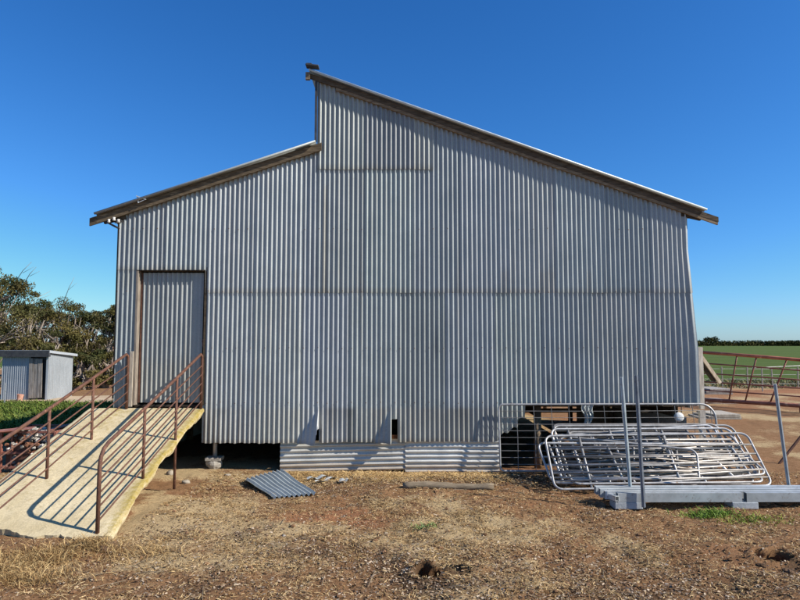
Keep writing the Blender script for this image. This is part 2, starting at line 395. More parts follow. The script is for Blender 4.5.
# ------------------------------------------------------------------ main shed
YW = 9.5; PITCH = .076; AMP = .0150
shed = empty('shearing_shed', (0, YW, 0), 'large corrugated iron shearing shed on stumps with a stepped skillion roof', 'shed')
def line(p, q): return lambda x: p[1]+(q[1]-p[1])*(x-p[0])/(q[0]-p[0])
def LW(a, b_, Y): A = W(*a, Y); B = W(*b_, Y); return line((A.x, A.z), (B.x, B.z)), A, B
roofR, RA, RB = LW((308, 70), (706, 210), 9.40)
roofL, LA, LB = LW((95, 214), (324, 139), 9.40)
XL = W(118, 220, YW).x; XR = W(687, 230, YW).x; XS = W(318, 120, YW).x
XL = -4.49; XR = 4.60
zz = lambda py: zat(py, YW)
xx = lambda px: xat(px, YW)
rowx = lambda px, py: W(px, py, YW).x
def topz(x): return (roofR(x) if x > XS else roofL(x))-.03
# bent flaps torn from the bottom of the lower course: (edge px, fold bottom px)
flaps = [(xx(319.5), xx(297), 1.5), (xx(391.5), xx(374), 1.3)]
ztear = zz(407); zbot = zz(443)
def offs(x, z):
    o = (float(fbm(x*.9, z*.6, 41))-.47)*.008+(float(fbm(x*3.5, z*1.2, 44, 2))-.37)*.012
    if z < ztear:
        for xe, xb, k in flaps:
            t = (ztear-z)/(ztear-zbot); fold = xe+(xb-xe)*min(t, 1)
            if fold < x <= xe: o -= k*.55*(x-fold)
        o -= .018*(ztear-z)/(ztear-zbot)*(vn(x*2.2, 0, 50)-.2)*1.6
    if x > xx(669):
        t = (x-xx(669))/(XR-xx(669)); d = min(max((zz(250)-z)/1.6, 0), 1)
        o -= .05*t*t*d+.05*t*d
    return float(o)
def ampf(x, z):
    a = 1.
    if x > xx(669):
        t = min((x-xx(669))/(XR-xx(669))*1.3, 1); a = 1-.45*t*min(max((zz(250)-z)/1.6, 0), 1)
    if z < ztear:
        for xe, xb, k in flaps:
            t = (ztear-z)/(ztear-zbot); fold = xe+(xb-xe)*min(t, 1)
            if fold < x <= xe: a = .2
    return a
def clad(mb, x0, x1, zb, zt, proud=0., sw=.762, dz=.11, seed=0, hole=None, tintf=None, off=offs, rust_lap=True, amp=AMP):
    rn = random.Random(seed); x = x0; i = 0
    while x < x1-.01:
        xe = min(x+sw, x1); br = rn.uniform(.82, 1.12); tn = (br*rn.uniform(.98, 1.03), br, br*rn.uniform(.97, 1.02))
        if rn.random() < .2: tn = (tn[0]*.9, tn[1]*.9, tn[2]*.93)
        pr = proud+(i % 2)*.007
        edge = .03 if xe < x1-.01 else 0
        ncol = max(2, int(round((xe+edge-x)/(PITCH/8)))); cols = [x+(xe+edge-x)*k/ncol for k in range(ncol+1)]
        zmx = max(zt(c)-zb(c) for c in cols); nr = max(2, int(zmx/dz))
        ids = []
        for r in range(nr+1):
            row = []
            for c in cols:
                b0, t0 = zb(c), zt(c); z = b0+(t0-b0)*r/nr
                yy = YW-pr-amp*ampf(c, z)*math.cos(2*PI*c/PITCH)+off(c, z)
                tt = tintf(c, z, tn) if tintf else tn
                if rust_lap and (z-b0) < .05 and r == 0: tt = (tt[0]*.82, tt[1]*.76, tt[2]*.70)
                row.append(mb.V((c+.065*min(max((c-xx(669))/(XR-xx(669)), 0), 1)**2*min(max((zz(250)-z)/1.6, 0), 1), yy, z), tt))
            ids.append(row)
        for r in range(nr):
            for k in range(ncol):
                c = (cols[k]+cols[k+1])/2; b0, t0 = zb(c), zt(c); z = b0+(t0-b0)*(r+.5)/nr
                if hole and hole(c, z): continue
                mb.Fc(ids[r][k], ids[r][k+1], ids[r+1][k+1], ids[r+1][k])
        x = xe; i += 1
DL, DR, DT = xx(136.5), xx(204), zz(271)
zs = zz(293); zs2 = zz(270); zfloor = zz(405); zp = zz(170)
mb = MB()
def t_up(c, z, tn):
    k = 1.
    if abs(c-xx(324)) < .035 and z < zz(190): k = .8; return (tn[0]*.95, tn[1]*.88, tn[2]*.80)
    if zs < z < zs+.35 and vn(c*3, 1., 60) > .72: return (tn[0]*.94, tn[1]*.90, tn[2]*.86)
    return tn
def t_lo(c, z, tn):
    dn = 1-.45*math.exp(-((c-xx(549))/.035)**2-((z-zz(386))/.16)**2)-.3*math.exp(-((c-xx(436))/.05)**2-((z-zz(345))/.25)**2); tn = (tn[0]*dn, tn[1]*dn, tn[2]*dn)
    if z < ztear-.01:
        s = float(vn(c*4, z*3, 61)); k = 1-.4*max(0, s-.35)
        if xx(397) < c < xx(470) or c > xx(372) and c < xx(391): return (.90*k, .84*k, .78*k)
        k *= 1-.4*math.exp(-((c-xx(351))/.07)**2)
        return (tn[0]*k*1.02, tn[1]*k*.97, tn[2]*k*.92)
    return tn
clad(mb, XL, DR, lambda x: zs2, topz, .006, seed=1, tintf=t_up)
clad(mb, DR, XS, lambda x: zs, topz, .006, seed=2, tintf=t_up)
clad(mb, XS, XR, lambda x: zs, lambda x: (zp+.1 if x < xx(434) else roofR(x)-.03), .008, seed=3, tintf=t_up)
clad(mb, XS, xx(434), lambda x: zp+.004*math.sin(x*9), topz, .022, seed=9, tintf=lambda c, z, tn: (tn[0]*.98, tn[1]*.96, tn[2]*.93))
# lower courses
clad(mb, XL, DL-.03, lambda x: zfloor-.04, lambda x: zs2+.06, -.002, seed=4, tintf=t_up)
def lowb(x):
    j = .006*math.sin(x*31)+.010*float(vn(x*5, 0, 70))
    if x < xx(497): return zbot-j+.03*(x-xx(204))/(xx(497)-xx(204))
    if x < xx(517): return zz(437)+(zz(426)-zz(437))*(x-xx(497))/(xx(517)-xx(497))+.02*math.sin(x*40)
    if x < xx(524): return zz(418)+.02*math.sin(x*60)
    return zz(405)-.5*j
def hole(c, z):
    if xx(391.5) < c < xx(397.5) and z < zz(421): return True
    t = (zz(424)-z)/(zz(424)-zbot)
    if 0 < t and xx(320)-.036*t < c < xx(320)+.0: return True
    return False
clad(mb, DR, XR, lowb, lambda x: zs+.06, -.002, seed=5, hole=hole, tintf=t_lo, dz=.07)
# roofing nails along the girts
mb.cur = 1
rn = random.Random(5)
for py in (293.5, 404.5, 231, 350):
    z0 = zz(py)+.03; x = XL+.04; k = 0
    while x < XR-.1:
        ribx = round(x/PITCH)*PITCH
        if not (DL-.05 < ribx < DR+.05 and z0 < DT) and z0 < topz(ribx)-.1:
            zz0 = z0+rn.uniform(-.012, .012); mb.tint = (1, 1, 1)
            mb.box((ribx, YW-.0095-.012+offs(ribx, zz0), zz0), (.013, .008, .013))
        x += PITCH*(3 if rn.random() < .7 else 2)
mb.cur = 0; mb.tint = (1, 1, 1)
wall = mb.build('wall', [M['galv'], M['rust']], shed, smooth=True)

# other walls
YB = 18.6
def cladY(mb, xw, y0, y1, zb, zt, tn=(.95, .95, .95)):
    n = int((y1-y0)/(PITCH/6)); a = []; b_ = []
    for k in range(n+1):
        y = y0+(y1-y0)*k/n; xo = xw+AMP*math.cos(2*PI*y/PITCH)
        a.append(mb.V((xo, y, zb), tn)); b_.append(mb.V((xo, y, zt), tn))
    for k in range(n): mb.Fc(a[k], a[k+1], b_[k+1], b_[k])
mb = MB(); cladY(mb, XL+.01, YW+.03, YB, zfloor-.05, roofL(XL)-.05); mb.build('side_wall', M['galv'], shed, smooth=True)
mb = MB(); cladY(mb, XR-.03, YW+.06, YB, zfloor-.05, roofR(XR)-.05); mb.build('side_wall', M['galv'], shed, smooth=True)
mb = MB(); cladY(mb, XS-.0, YW+.02, YB, roofL(XS)-.1, roofR(XS)-.04); mb.build('clerestory_wall', M['galv'], shed, smooth=True)
mb = MB()
n = int((XR-XL)/(PITCH/4)); a = []; b_ = []
for k in range(n+1):
    x = XL+.02+(XR-XL-.06)*k/n; yo = YB+AMP*math.cos(2*PI*x/PITCH); a.append(mb.V((x, yo, zfloor-.05))); b_.append(mb.V((x, yo, topz(x)-.02)))
for k in range(n): mb.Fc(a[k], a[k+1], b_[k+1], b_[k])
mb.build('back_wall', M['galv'], shed, smooth=True)
# roofs: corrugated, ribs running down the slope
def roof(name, f, x0, x1, y0, y1, seed):
    mb = MB(); n = int((y1-y0)/(PITCH/6)); rn = random.Random(seed); ids = []
    for k in range(n+1):
        y = y0+(y1-y0)*k/n
        ids.append([mb.V((x, y, f(x)+AMP*math.cos(2*PI*y/PITCH)), (.95, .95, .96)) for x in (x0, (x0+x1)/2, x1)])
    for a, b_ in zip(ids, ids[1:]):
        for i in range(2): mb.Fc(a[i], a[i+1], b_[i+1], b_[i])
    o = mb.build(name, M['galv'], shed, smooth=True)
    md = o.modifiers.new('t', 'SOLIDIFY'); md.thickness = .003
    # rolled sheet edge that closes the verge
    mb = MB(); mb.tint = (1.7, 1.7, 1.7) if f is roofR else (.9, .9, .9); mb.tube([(x0, y0-.012, f(x0)+.004), ((x0+x1)/2, y0-.012, f((x0+x1)/2)), (x1, y0-.012, f(x1)+.002)], .019, 8)  # sun on the right roll and the dimmer left put into the tints
    mb.build('verge_roll', M['galv'], o, smooth=True)
    return o
roof('roof', roofR, RA.x+.02, RB.x, 9.385, YB+.2, 1)
rl = roof('roof', roofL, LA.x, XS-.02, 9.385, YB+.2, 2)
# barge boards
def barge(f, x0, x1, dz0, dz1, y, th, tint=(1, 1, 1), nseg=14, wob=.01):
    mb = MB(); mb.tint = tint; rings = []
    for k in range(nseg+1):
        x = x0+(x1-x0)*k/nseg; w = math.sin(k*1.9+x)*wob*.4
        a, b_ = f(x)+dz0+w, f(x)+dz1+w+math.sin(k*.8)*wob*.3
        rings.append([mb.V((x, y, b_)), mb.V((x, y+th, b_)), mb.V((x, y+th, a)), mb.V((x, y, a))])
    for a, b_ in zip(rings, rings[1:]):
        for i in range(4): mb.Fc(a[i], a[(i+1) % 4], b_[(i+1) % 4], b_[i])
    mb.Fc(*rings[0]); mb.Fc(*rings[-1][::-1])
    return mb
barge(roofR, RA.x+.03, RB.x+.21, -.112, -.03, 9.43, .03, (.6, .6, .62)).build('barge_board', M['oldwood'], shed)  # shade of the roof overhang put into this dark tint
barge(roofR, RA.x+.45, RB.x+.20, -.158, -.112, 9.434, .035, (1.35, 1.28, 1.2), wob=.004).build('fascia_strip', M['oldwood'], shed)
barge(roofL, LA.x-.10, XS+.07, -.155, -.03, 9.43, .03, (.8, .78, .74)).build('barge_board', M['oldwood'], shed)
# eave soffit / rafter ends
mb = MB(); mb.beam((XR-.1, 9.50, roofR(XR-.1)-.16), (XR+.22, 9.50, roofR(XR+.22)-.12), .05, .09); mb.build('rafter_end', M['darkwood'], shed)
mb = MB(); mb.beam((XL+.1, 9.50, roofL(XL+.1)-.17), (XL-.25, 9.50, roofL(XL-.25)-.13), .05, .09); mb.build('rafter_end', M['darkwood'], shed)
mb = MB(); mb.tint = (1.3, 1.25, 1.2)
mb.tint = (1.7, 1.65, 1.55); mb.box((xat(699.6, 9.62), 9.62, (zat(347, 9.62)+zat(409, 9.62))/2), (.07, .05, zat(347, 9.62)-zat(409, 9.62))); mb.build('corner_post', M['greywood'], shed)
mb = MB(); mb.box((XL-.018, YW+.03, (zfloor+roofL(XL))/2), (.03, .05, roofL(XL)-zfloor-.2)); mb.build('corner_post', M['darkwood'], shed)
# ridge end flashing
mb = MB(); q = W(311, 68, 9.38)
mb.beam(q+Vector((-.08, 0, .035)), q+Vector((.13, 0, .01)), .14, .03); mb.beam(q+Vector((-.07, 0, .05)), q+Vector((.02, 0, .045)), .10, .035)
mb.build('ridge_flashing', M['black'], shed, bevel=.008)
mb = MB(); q = W(306, 76, 9.39); mb.box(q+Vector((.03, .01, 0)), (.07, .05, .12)); mb.build('rafter_end', M['oldwood'], shed)
mb = MB(); mb.beam((XS-.03, 9.47, roofR(XS)-.1), (XS-.03, 9.47, roofL(XS)+.02), .03, .07, (0, 1, 0)); mb.build('corner_flashing', M['black'], shed)

# door in its recess
door = MB()
dz0 = zfloor+.03; dtop = DT-.02
n = int((DR-DL-.06)/(PITCH/8)); rows = []
for r in range(12):
    z = dz0+(dtop-dz0)*r/11; row = []
    for k in range(n+1):
        x = DL+.035+(DR-.055-DL-.035)*k/n
        if abs(x-xx(189)) < .01: pass
        row.append((x, YW+.088-AMP*math.cos(2*PI*x/PITCH)*(1 if x < xx(190) else .35)+.01*math.sin(x*3+z), z))
    rows.append(row)
door.grid(rows, lambda p: (1, 1, 1) if p[2] > 1.7 else (1.0, .96, .90))
dr = door.build('door', M['galvdoor'], shed, smooth=True)
mb = MB(); mb.box((DL+.025, YW+.10, (dz0+dtop)/2), (.02, .04, dtop-dz0)); mb.build('door_edge', M['rust'], dr)
mb = MB(); mb.box((DR-.04, YW+.085, 2.0), (.02, .02, .12)); mb.box((DR-.04, YW+.07, 2.03), (.03, .015, .02)); mb.build('latch', M['rust'], dr)
mb = MB(); mb.tint = (.75, .7, .65)
mb.box((DL-.012, YW+.07, (zfloor+DT)/2), (.03, .18, DT-zfloor)); mb.build('door_jamb', M['greywood'], shed)
mb = MB(); mb.tint = (.5, .5, .5)
mb.box((DR+.004, YW+.10, (zfloor+DT)/2), (.03, .20, DT-zfloor)); mb.build('door_jamb', M['oldwood'], shed)
mb = MB(); mb.box(((DL+DR)/2, YW+.10, DT+.03), (DR-DL+.1, .18, .06)); mb.build('door_lintel', M['darkwood'], shed)
mb = MB(); mb.tint = (1.25, 1.2, 1.1); zt_ = zz(350)
mb.box((DL-.055, YW-.03, (zfloor+zt_)/2-.02), (.05, .025, zt_-zfloor)); mb.build('door_post', M['greywood'], shed)
# dark lining boards behind the doorway so that nothing shows round the door
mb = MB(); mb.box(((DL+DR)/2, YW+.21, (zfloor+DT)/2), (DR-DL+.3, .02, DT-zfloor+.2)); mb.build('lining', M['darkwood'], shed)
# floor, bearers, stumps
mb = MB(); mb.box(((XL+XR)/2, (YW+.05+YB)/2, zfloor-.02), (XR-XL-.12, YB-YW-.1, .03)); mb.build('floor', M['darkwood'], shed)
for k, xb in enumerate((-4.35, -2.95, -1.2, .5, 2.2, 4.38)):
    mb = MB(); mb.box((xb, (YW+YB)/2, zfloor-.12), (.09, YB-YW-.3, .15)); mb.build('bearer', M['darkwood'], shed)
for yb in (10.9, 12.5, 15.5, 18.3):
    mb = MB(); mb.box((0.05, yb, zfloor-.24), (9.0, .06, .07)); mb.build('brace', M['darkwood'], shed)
for yb in (9.72, 12.6, 15.6, 18.3):
    for xb in (-2.95, -1.2, .5, 2.2, 4.38, -4.35):
        if yb < 10 and xb > 4: continue
        mb = MB(); mb.tint = (1.1, 1.05, 1.)
        mb.tube([(xb, yb, -.05), (xb, yb, zfloor-.16)], .034 if yb < 10 and xb == -2.95 else .06, 10)
        st = mb.build('stump', M['pipe'] if xb == -2.95 and yb < 10 else M['oldwood'], shed, smooth=True)
        if xb == -2.95 and yb < 10:
            mb = MB(); mb.tint = (.72, .7, .66); mb.blob((xb, yb-.03, .09), (.135, .12, .10), 4, 14, 8, .15)
            mb.box((xb, yb-.02, .17), (.25, .21, .06)); mb.build('concrete_pad', M['palestone'], st, bevel=.01)
# skirting sheets with horizontal ribs
def skirt(x0, x1, zb, zt, y, tiltz, seed, ragl=0.):
    mb = MB(); rn = random.Random(seed); rows = []; n = int((zt-zb)/(PITCH/8)); m_ = 26
    for r in range(n+1):
        z = zb+(zt-zb)*r/n; row = []
        for k in range(m_+1):
            x = x0+(x1-x0)*k/m_
            if k == 0: x += ragl*math.cos(2*PI*z/PITCH)
            row.append((x, y-AMP*1.1*math.cos(2*PI*z/PITCH)+(float(fbm(x*1.5, z*2, seed))-.47)*.05, z+tiltz*(x-x0)/(x1-x0)))
        rows.append(row)
    k_ = rn.uniform(.9, 1.05)
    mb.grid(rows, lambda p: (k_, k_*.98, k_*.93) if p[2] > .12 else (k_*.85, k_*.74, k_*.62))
    return mb.build('skirt_or_blocker_sheet', M['galvh'], shed, smooth=True)
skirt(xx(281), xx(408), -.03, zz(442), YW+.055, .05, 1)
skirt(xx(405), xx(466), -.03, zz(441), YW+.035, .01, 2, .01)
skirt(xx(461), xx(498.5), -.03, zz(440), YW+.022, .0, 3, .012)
mb = MB(); mb.tint = (.55, .28, .18); mb.box((xx(394.5), YW+.03, zz(437)), (.14, .04, .06)); mb.build('bottom_plate', M['oldwood'], shed)
# crumpled remnant hanging in the right opening
mb = MB(); rows = []
for r in range(7):
    z = zz(424)+(zz(404)-zz(424))*r/6; row = []
    for k in range(13):
        x = xx(581)+(xx(594)-xx(581))*k/12*(.45+.55*r/6)+.03*math.sin(r)
        row.append((x, YW-.02+.02*math.sin(k*1.7+r*1.1)-.02*(6-r)/6, z+.012*math.sin(k*2.3)))
    rows.append(row)
mb.grid(rows); mb.build('torn_sheet', M['galv'], shed)
# sheet added under the right wall to keep daylight out of the underfloor
mb = MB(); cladY(mb, XR-.06, YW+.15, 15.6, .0, zfloor-.2, (.9, .9, .9)); mb.build('skirt_or_blocker_sheet', M['galv'], shed, smooth=True)

mb = MB(); cladY(mb, XL+.05, YW+.3, YB-.2, .0, zfloor-.2, (.9, .9, .9)); mb.build('skirt_or_blocker_sheet', M['galv'], shed, smooth=True)  # added along the left side so the space under the floor goes black
mb = MB(); n = 300; a = []; b_ = []
for k in range(n+1):
    x = XL+.1+(3.6-XL)*k/n; a.append(mb.V((x, YB-.1+.01*math.cos(2*PI*x/PITCH), 0))); b_.append(mb.V((x, YB-.1+.01*math.cos(2*PI*x/PITCH), zfloor-.1)))
for k in range(n): mb.Fc(a[k], a[k+1], b_[k+1], b_[k])
mb.build('skirt_or_blocker_sheet', M['galv'], shed, smooth=True)  # unseen back sheet, added to block light beneath the floor
# insulators at the left eave and the metal bracket on the barge board
ins = empty('insulator_bracket', W(108, 222, 9.45), 'dark bracket with three white insulators under the left eave', 'bracket')
mb = MB(); mb.beam(W(101, 219, 9.46), W(118, 228, 9.46), .03, .03); mb.beam(W(104, 219.5, 9.47), W(122, 221, 9.47), .03, .025); mb.build('arm', M['black'], ins)
for px, py in ((109, 221), (114, 219), (118.5, 221)):
    mb = MB(); c = W(px, py, 9.41)
    mb.tube([c+Vector((0, 0, -.03)), c+Vector((0, 0, -.01)), c+Vector((0, 0, .0)), c+Vector((0, 0, .028))], .02, 10, radii=[.016, .026, .018, .022]); mb.tint = (.8, .8, .8); mb.build('insulator', M['palestone'], ins, smooth=True)
mb = MB(); mb.tint = (1.5, 1.5, 1.5)
mb.beam(W(136.5, 196, 9.385), W(146, 199.5, 9.385), .012, .03, (0, 1, 0)); mb.beam(W(137, 196, 9.385), W(138.5, 203, 9.385), .012, .018, (0, 1, 0)); mb.beam(W(138.5, 202.5, 9.385), W(145, 199.7, 9.38), .008, .01, (0, 1, 0))
o = mb.build('wall_bracket', M['steel'], at=W(140, 199, 9.40)); tag(o, 'small pale metal bracket fixed to the left barge board', 'bracket')
# round white lid hanging in the gap
hf = empty('round_float', W(679, 417, 9.48), 'round white plastic float hanging in the dark gap under the shed', 'float')
c = W(678.8, 417, 9.48)
mb = MB(); mb.tube([c+Vector((0, .035, 0)), c+Vector((0, .0, 0)), c+Vector((0, -.03, 0)), c+Vector((0, -.04, 0))], .1, 20, radii=[.062, .075, .068, .04]); mb.build('disc', M['white'], hf, smooth=True)
mb = MB(); mb.tube([c+Vector((-.05, .02, .06)), c+Vector((-.06, .02, .27))], .007, 6); mb.tube([c+Vector((.05, .02, .06)), c+Vector((.06, .02, .27))], .007, 6); mb.build('hanger', M['darkwood'], hf)
# leaning plank at right corner
q1 = W(697, 352, 10.4); q2 = W(719, 383, 12.6)
mb = MB(); a = Vector((XR+.12, YW+.30, zz(354))); b_ = G(722, 410); b_ = Vector((5.15, 9.95, .72))
pl = MB(); pl.tint = (2.1, 1.85, 1.5); pl.beam(W(699.5, 354, 9.9), W(720, 383, 9.9), .05, .045, (0, 1, 0))
br_ = MB(); br_.beam(W(700, 362, 9.97), W(714, 381, 9.97), .03, .12, (0, 1, 0)); br_.beam(W(700, 357, 9.93), W(700, 398, 9.93), .05, .05, (0, 1, 0))
pe = empty('timber_brace', W(700, 400, 9.9), 'pale timber brace angled down from the right corner of the big shed', 'brace')
pl.build('plank', M['greywood'], pe); br_.build('backing_board', M['darkwood'], pe)
mb = MB(); mb.tint = (1.5, 1.5, 1.5); mb.box(W(702, 419, 10.0)+Vector((0, 0, -.17)), (.09, .07, .62)); o = mb.build('short_post', M['greywood'], at=W(702, 430, 10.0)); tag(o, 'short whitish post standing behind the mesh gate at the shed corner', 'post')

# ------------------------------------------------------------------ concrete ramp and its railings
def rz(y): return .06+.292*(y-6.3)
rampo = empty('loading_ramp', (-3.95, 6.3, 0), 'sloping cream concrete ramp with yellow lichen edges leading up to the shed door', 'ramp')
YE = 9.47
def redge(y):  # right and left edge x
    t = min(max((8.2-y)/1.9, 0), 1)
    j = (float(fbm(y*5, 1., 80))-.47)*.05
    return -3.065+.13*t*t+j
def ledge(y): return -4.86+.06*(9.5-y)*.3+(float(fbm(y*4, 7., 81))-.47)*.04
ny_, nx_ = 110, 60
def foot(x):
    f = 6.22+(float(fbm(x*2.5, 3., 83))-.47)*.22+(float(fbm(x*9, 3., 84))-.47)*.09
    if x < -3.4: f += .17*(-3.4-x)
    if x > -3.15: f += .5*(x+3.15)
    return f
mb = MB(); T = [[None]*(nx_+1) for _ in range(ny_+1)]
pts = {}
for j in range(ny_+1):
    for i in range(nx_+1):
        s_ = i/nx_; xg = -4.85+s_*1.8
        fy = foot(xg); y = fy+(YE-fy)*(j/ny_)**1.0
        x = ledge(y)+(redge(y)-ledge(y))*s_
        z = rz(y)+(float(fbm(x*2.2, y*2.2, 85))-.47)*.02+(float(fbm(x*12, y*12, 86, 2))-.37)*.008
        e = min(s_, 1-s_)*1.85
        z -= .012*math.exp(-(e/.015)**2)
        # lichen: right strip, some on left edge, patch at top left
        er = (1-s_)*1.85
        L = .50*math.exp(-(max(er-.03, 0)/.09)**2)+.24*math.exp(-((s_-.25)*1.8/.18)**2)*max(0, (y-8))*.8+.12
        if y < 6.9: L -= .4*(6.9-y)
        pts[i, j] = (x, y, z, max(L, 0))
ids = [[mb.V(pts[i, j][:3], (pts[i, j][3],)*3) for i in range(nx_+1)] for j in range(ny_+1)]
for j in range(ny_):
    for i in range(nx_): mb.Fc(ids[j][i], ids[j][i+1], ids[j+1][i+1], ids[j+1][i])
def thick(y): return .068+.02*math.sin(y*7)+(float(fbm(y*8, 5., 88))-.47)*.05
bt = [[mb.V((pts[i, j][0]+(-.012 if i == nx_ else 0), pts[i, j][1], pts[i, j][2]-thick(pts[i, j][1])), ((.16 if i == nx_ else .1),)*3) for i in (0, nx_)] for j in range(ny_+1)]
side = [[mb.V((pts[i, j][0]+.004, pts[i, j][1], pts[i, j][2]-thick(pts[i, j][1])*.55), ((.34 if pts[i, j][1] > 6.8 else .1),)*3) for i in (0, nx_)] for j in range(ny_+1)]
for j in range(ny_):
    mb.Fc(ids[j][nx_], side[j][1], side[j+1][1], ids[j+1][nx_]); mb.Fc(side[j][1], bt[j][1], bt[j+1][1], side[j+1][1])
    mb.Fc(ids[j+1][0], side[j+1][0], side[j][0], ids[j][0]); mb.Fc(side[j+1][0], bt[j+1][0], bt[j][0], side[j][0])
    mb.Fc(bt[j][0], bt[j][1], bt[j+1][1], bt[j+1][0])
ft = [mb.V((pts[i, 0][0], pts[i, 0][1]+.02, pts[i, 0][2]-.10), (0, 0, 0)) for i in range(nx_+1)]
for i in range(nx_): mb.Fc(ids[0][i], ft[i], ft[i+1], ids[0][i+1])
mb.build('slab', M['concrete'], rampo, smooth=False)
# frame beams carrying the slab
for xb in (-3.5, -4.5):
    mb = MB(); mb.beam((xb, 7.2, rz(7.2)-.16), (xb, 9.42, rz(9.42)-.16), .06, .09); mb.build('beam', M['rust'], rampo)
def railing(xr, label, nsup, ends=True):
    e = empty('ramp_railing', (xr, 6.3, 0), label, 'railing', 'rusty railings on the ramp')
    Yp = [9.44, 8.40, 7.37, 6.30]; hh = .83
    top = [(xr, 9.44, rz(9.44)+.0), (xr, 9.44, rz(9.44)+.76), (xr, 9.43, rz(9.4)+.83), (xr, 9.38, rz(9.38)+.865)]
    a = rz(6.48)+.835
    top += [(xr, 8.4, rz(8.4)+.845), (xr, 7.37, rz(7.37)+.835), (xr, 6.48, a), (xr, 6.38, rz(6.38)+.815), (xr, 6.32, rz(6.3)+.76), (xr, 6.30, rz(6.3)+.66), (xr, 6.30, rz(6.3)-.02)]
    mb = MB(); mb.tube(top, .021, 10); mb.build('top_rail', M['rust'], e, smooth=True)
    for y in Yp[1:3]:
        mb = MB(); zb = h1(xr, y)-.05 if y > 8 else rz(y)-.1
        mb.tube([(xr, y, zb), (xr, y, rz(y)+.835)], .019, 8); mb.build('post', M['rust'], e, smooth=True)
    for k in range(1, 6):
        o_ = .83*k/6-.01
        mb = MB(); w = .008*math.sin(k*3+xr)
        mb.tube([(xr+.012, 9.44, rz(9.44)+o_), (xr+.012+w, 8.4, rz(8.4)+o_+.004), (xr+.012, 7.37, rz(7.37)+o_-.004), (xr+.012, 6.31, rz(6.31)+o_)], .0095, 7); mb.build('rail', M['rust'], e, smooth=True)
railing(-3.10, 'rusty pipe railing along the right side of the ramp', 2)
railing(-4.26, 'rusty pipe railing along the left side of the ramp', 2)

# ------------------------------------------------------------------ yard panels
def rrect(P, w, h, r, n=5):
    pts = []
    for cx, cy, a0 in ((r, r, PI), (w-r, r, 1.5*PI), (w-r, h-r, 0), (r, h-r, .5*PI)):
        for k in range(n+1):
            a = a0+.5*PI*k/n; pts.append(P(cx+r*math.cos(a), cy+r*math.sin(a)))
    return pts
def closed_tube(mb, pts, r, n=8):
    m_ = len(pts); rings = []
    nrm = (pts[m_//4]-pts[0]).cross(pts[m_//2]-pts[0]).normalized()
    for i in range(m_):
        t = (pts[(i+1) % m_]-pts[i-1]).normalized(); x = nrm; y = t.cross(x)
        rings.append([mb.V(pts[i]+x*math.cos(2*PI*k/n)*r+y*math.sin(2*PI*k/n)*r) for k in range(n)])
    for i in range(m_):
        a, b_ = rings[i], rings[(i+1) % m_]
        for k in range(n): mb.Fc(a[k], a[(k+1) % n], b_[(k+1) % n], b_[k])
def panel(bl, br2, tl, label, rails, ups, r=.0165, cr=.11, group='galvanised yard panels in the leaning stack', tint=(1, 1, 1), name='yard_panel', cat='yard panel'):
    bl, br2, tl = Vector(bl), Vector(br2), Vector(tl)
    e = empty(name, bl, label, cat, group)
    ux = (br2-bl); w = ux.length; ux.normalize(); uy = tl-bl; uy = uy-ux*0; h = uy.length; uy.normalize()
    P = lambda a, b_: bl+ux*a+uy*b_
    mb = MB(); mb.tint = tint; closed_tube(mb, rrect(P, w, h, cr), r); mb.build('frame', M['pipe'], e, smooth=True)
    nrm = ux.cross(uy)
    for f in rails:
        q_ = random.uniform(.62, 1.3); wm = random.uniform(.8, 1.0)
        mb = MB(); mb.tint = (tint[0]*q_, tint[1]*q_*(1+wm)/2, tint[2]*q_*wm); mb.tube([P(0.005, h*f), P(w*.5, h*f)+nrm*.004, P(w-.005, h*f)], r*.8, 7); mb.build('rail', M['pipe'], e, smooth=True)
    for f in ups:
        q_ = random.uniform(.9, 1.7)
        mb = MB(); mb.tint = (tint[0]*q_, tint[1]*q_, tint[2]*q_); mb.tube([P(w*f, .005)-nrm*r*1.3, P(w*f, h-.005)-nrm*r*1.3], r*1.05, 7); mb.build('upright', M['pipe'], e, smooth=True)
    return e
g0 = G(555, 490); g1 = G(773, 485)
def pnl(pxl, pxr, pyl, pyr, Yl, Yr, txl, tyl, Yt, label, rails, ups, **kw):
    """bottom corners and the top-left corner given as picture points at a depth"""
    panel(W(pxl, pyl, Yl), W(pxr, pyr, Yr), W(txl, tyl, Yt), label, rails, ups, **kw)
R6 = [.15, .29, .43, .59, .77]
R5 = [.13, .28, .44, .64]
pnl(555, 773, 489.5, 485.5, 8.20, 8.34, 544.5, 436, 8.82, 'front yard panel of the leaning stack, its lower left corner nearest the straw', R6, [.17, .585])
pnl(552, 756, 483, 484, 8.33, 8.40, 537, 443, 8.80, 'yard panel whose rounded left corner sticks out lowest beyond the front panel', R5, [.06, .36, .66], tint=(1.1, 1.1, 1.1))
pnl(566, 758, 480, 479, 8.45, 8.50, 550, 429, 9.02, 'pale yard panel second in the leaning stack with a bright curved top left corner', R6, [.10, .33, .62, .93], tint=(1.25, 1.25, 1.25))
pnl(571, 762, 477, 476, 8.58, 8.62, 552, 426, 9.12, 'yard panel third in the leaning stack with its right end behind the front panel', R5, [.08, .45, .57, .86], tint=(.9, .88, .85))
pnl(567, 735, 474, 462, 8.72, 8.75, 551, 436, 9.10, 'yard panel tilted up to the right across the top of the leaning stack', R5, [.25, .5, .92], tint=(1.3, 1.3, 1.3))
pnl(575, 748, 470, 470, 8.86, 8.80, 551, 424.5, 9.2, 'dull yard panel at the back of the leaning stack against the mesh gate', R6, [.3, .52, .8], tint=(.75, .7, .65))
pnl(573, 765, 484, 482, 8.28, 8.34, 561, 455, 9.0, 'low flat yard panel inside the leaning stack, lit along its lower rails', R6, [.2, .47, .7], tint=(1.1, 1.08, 1.05))
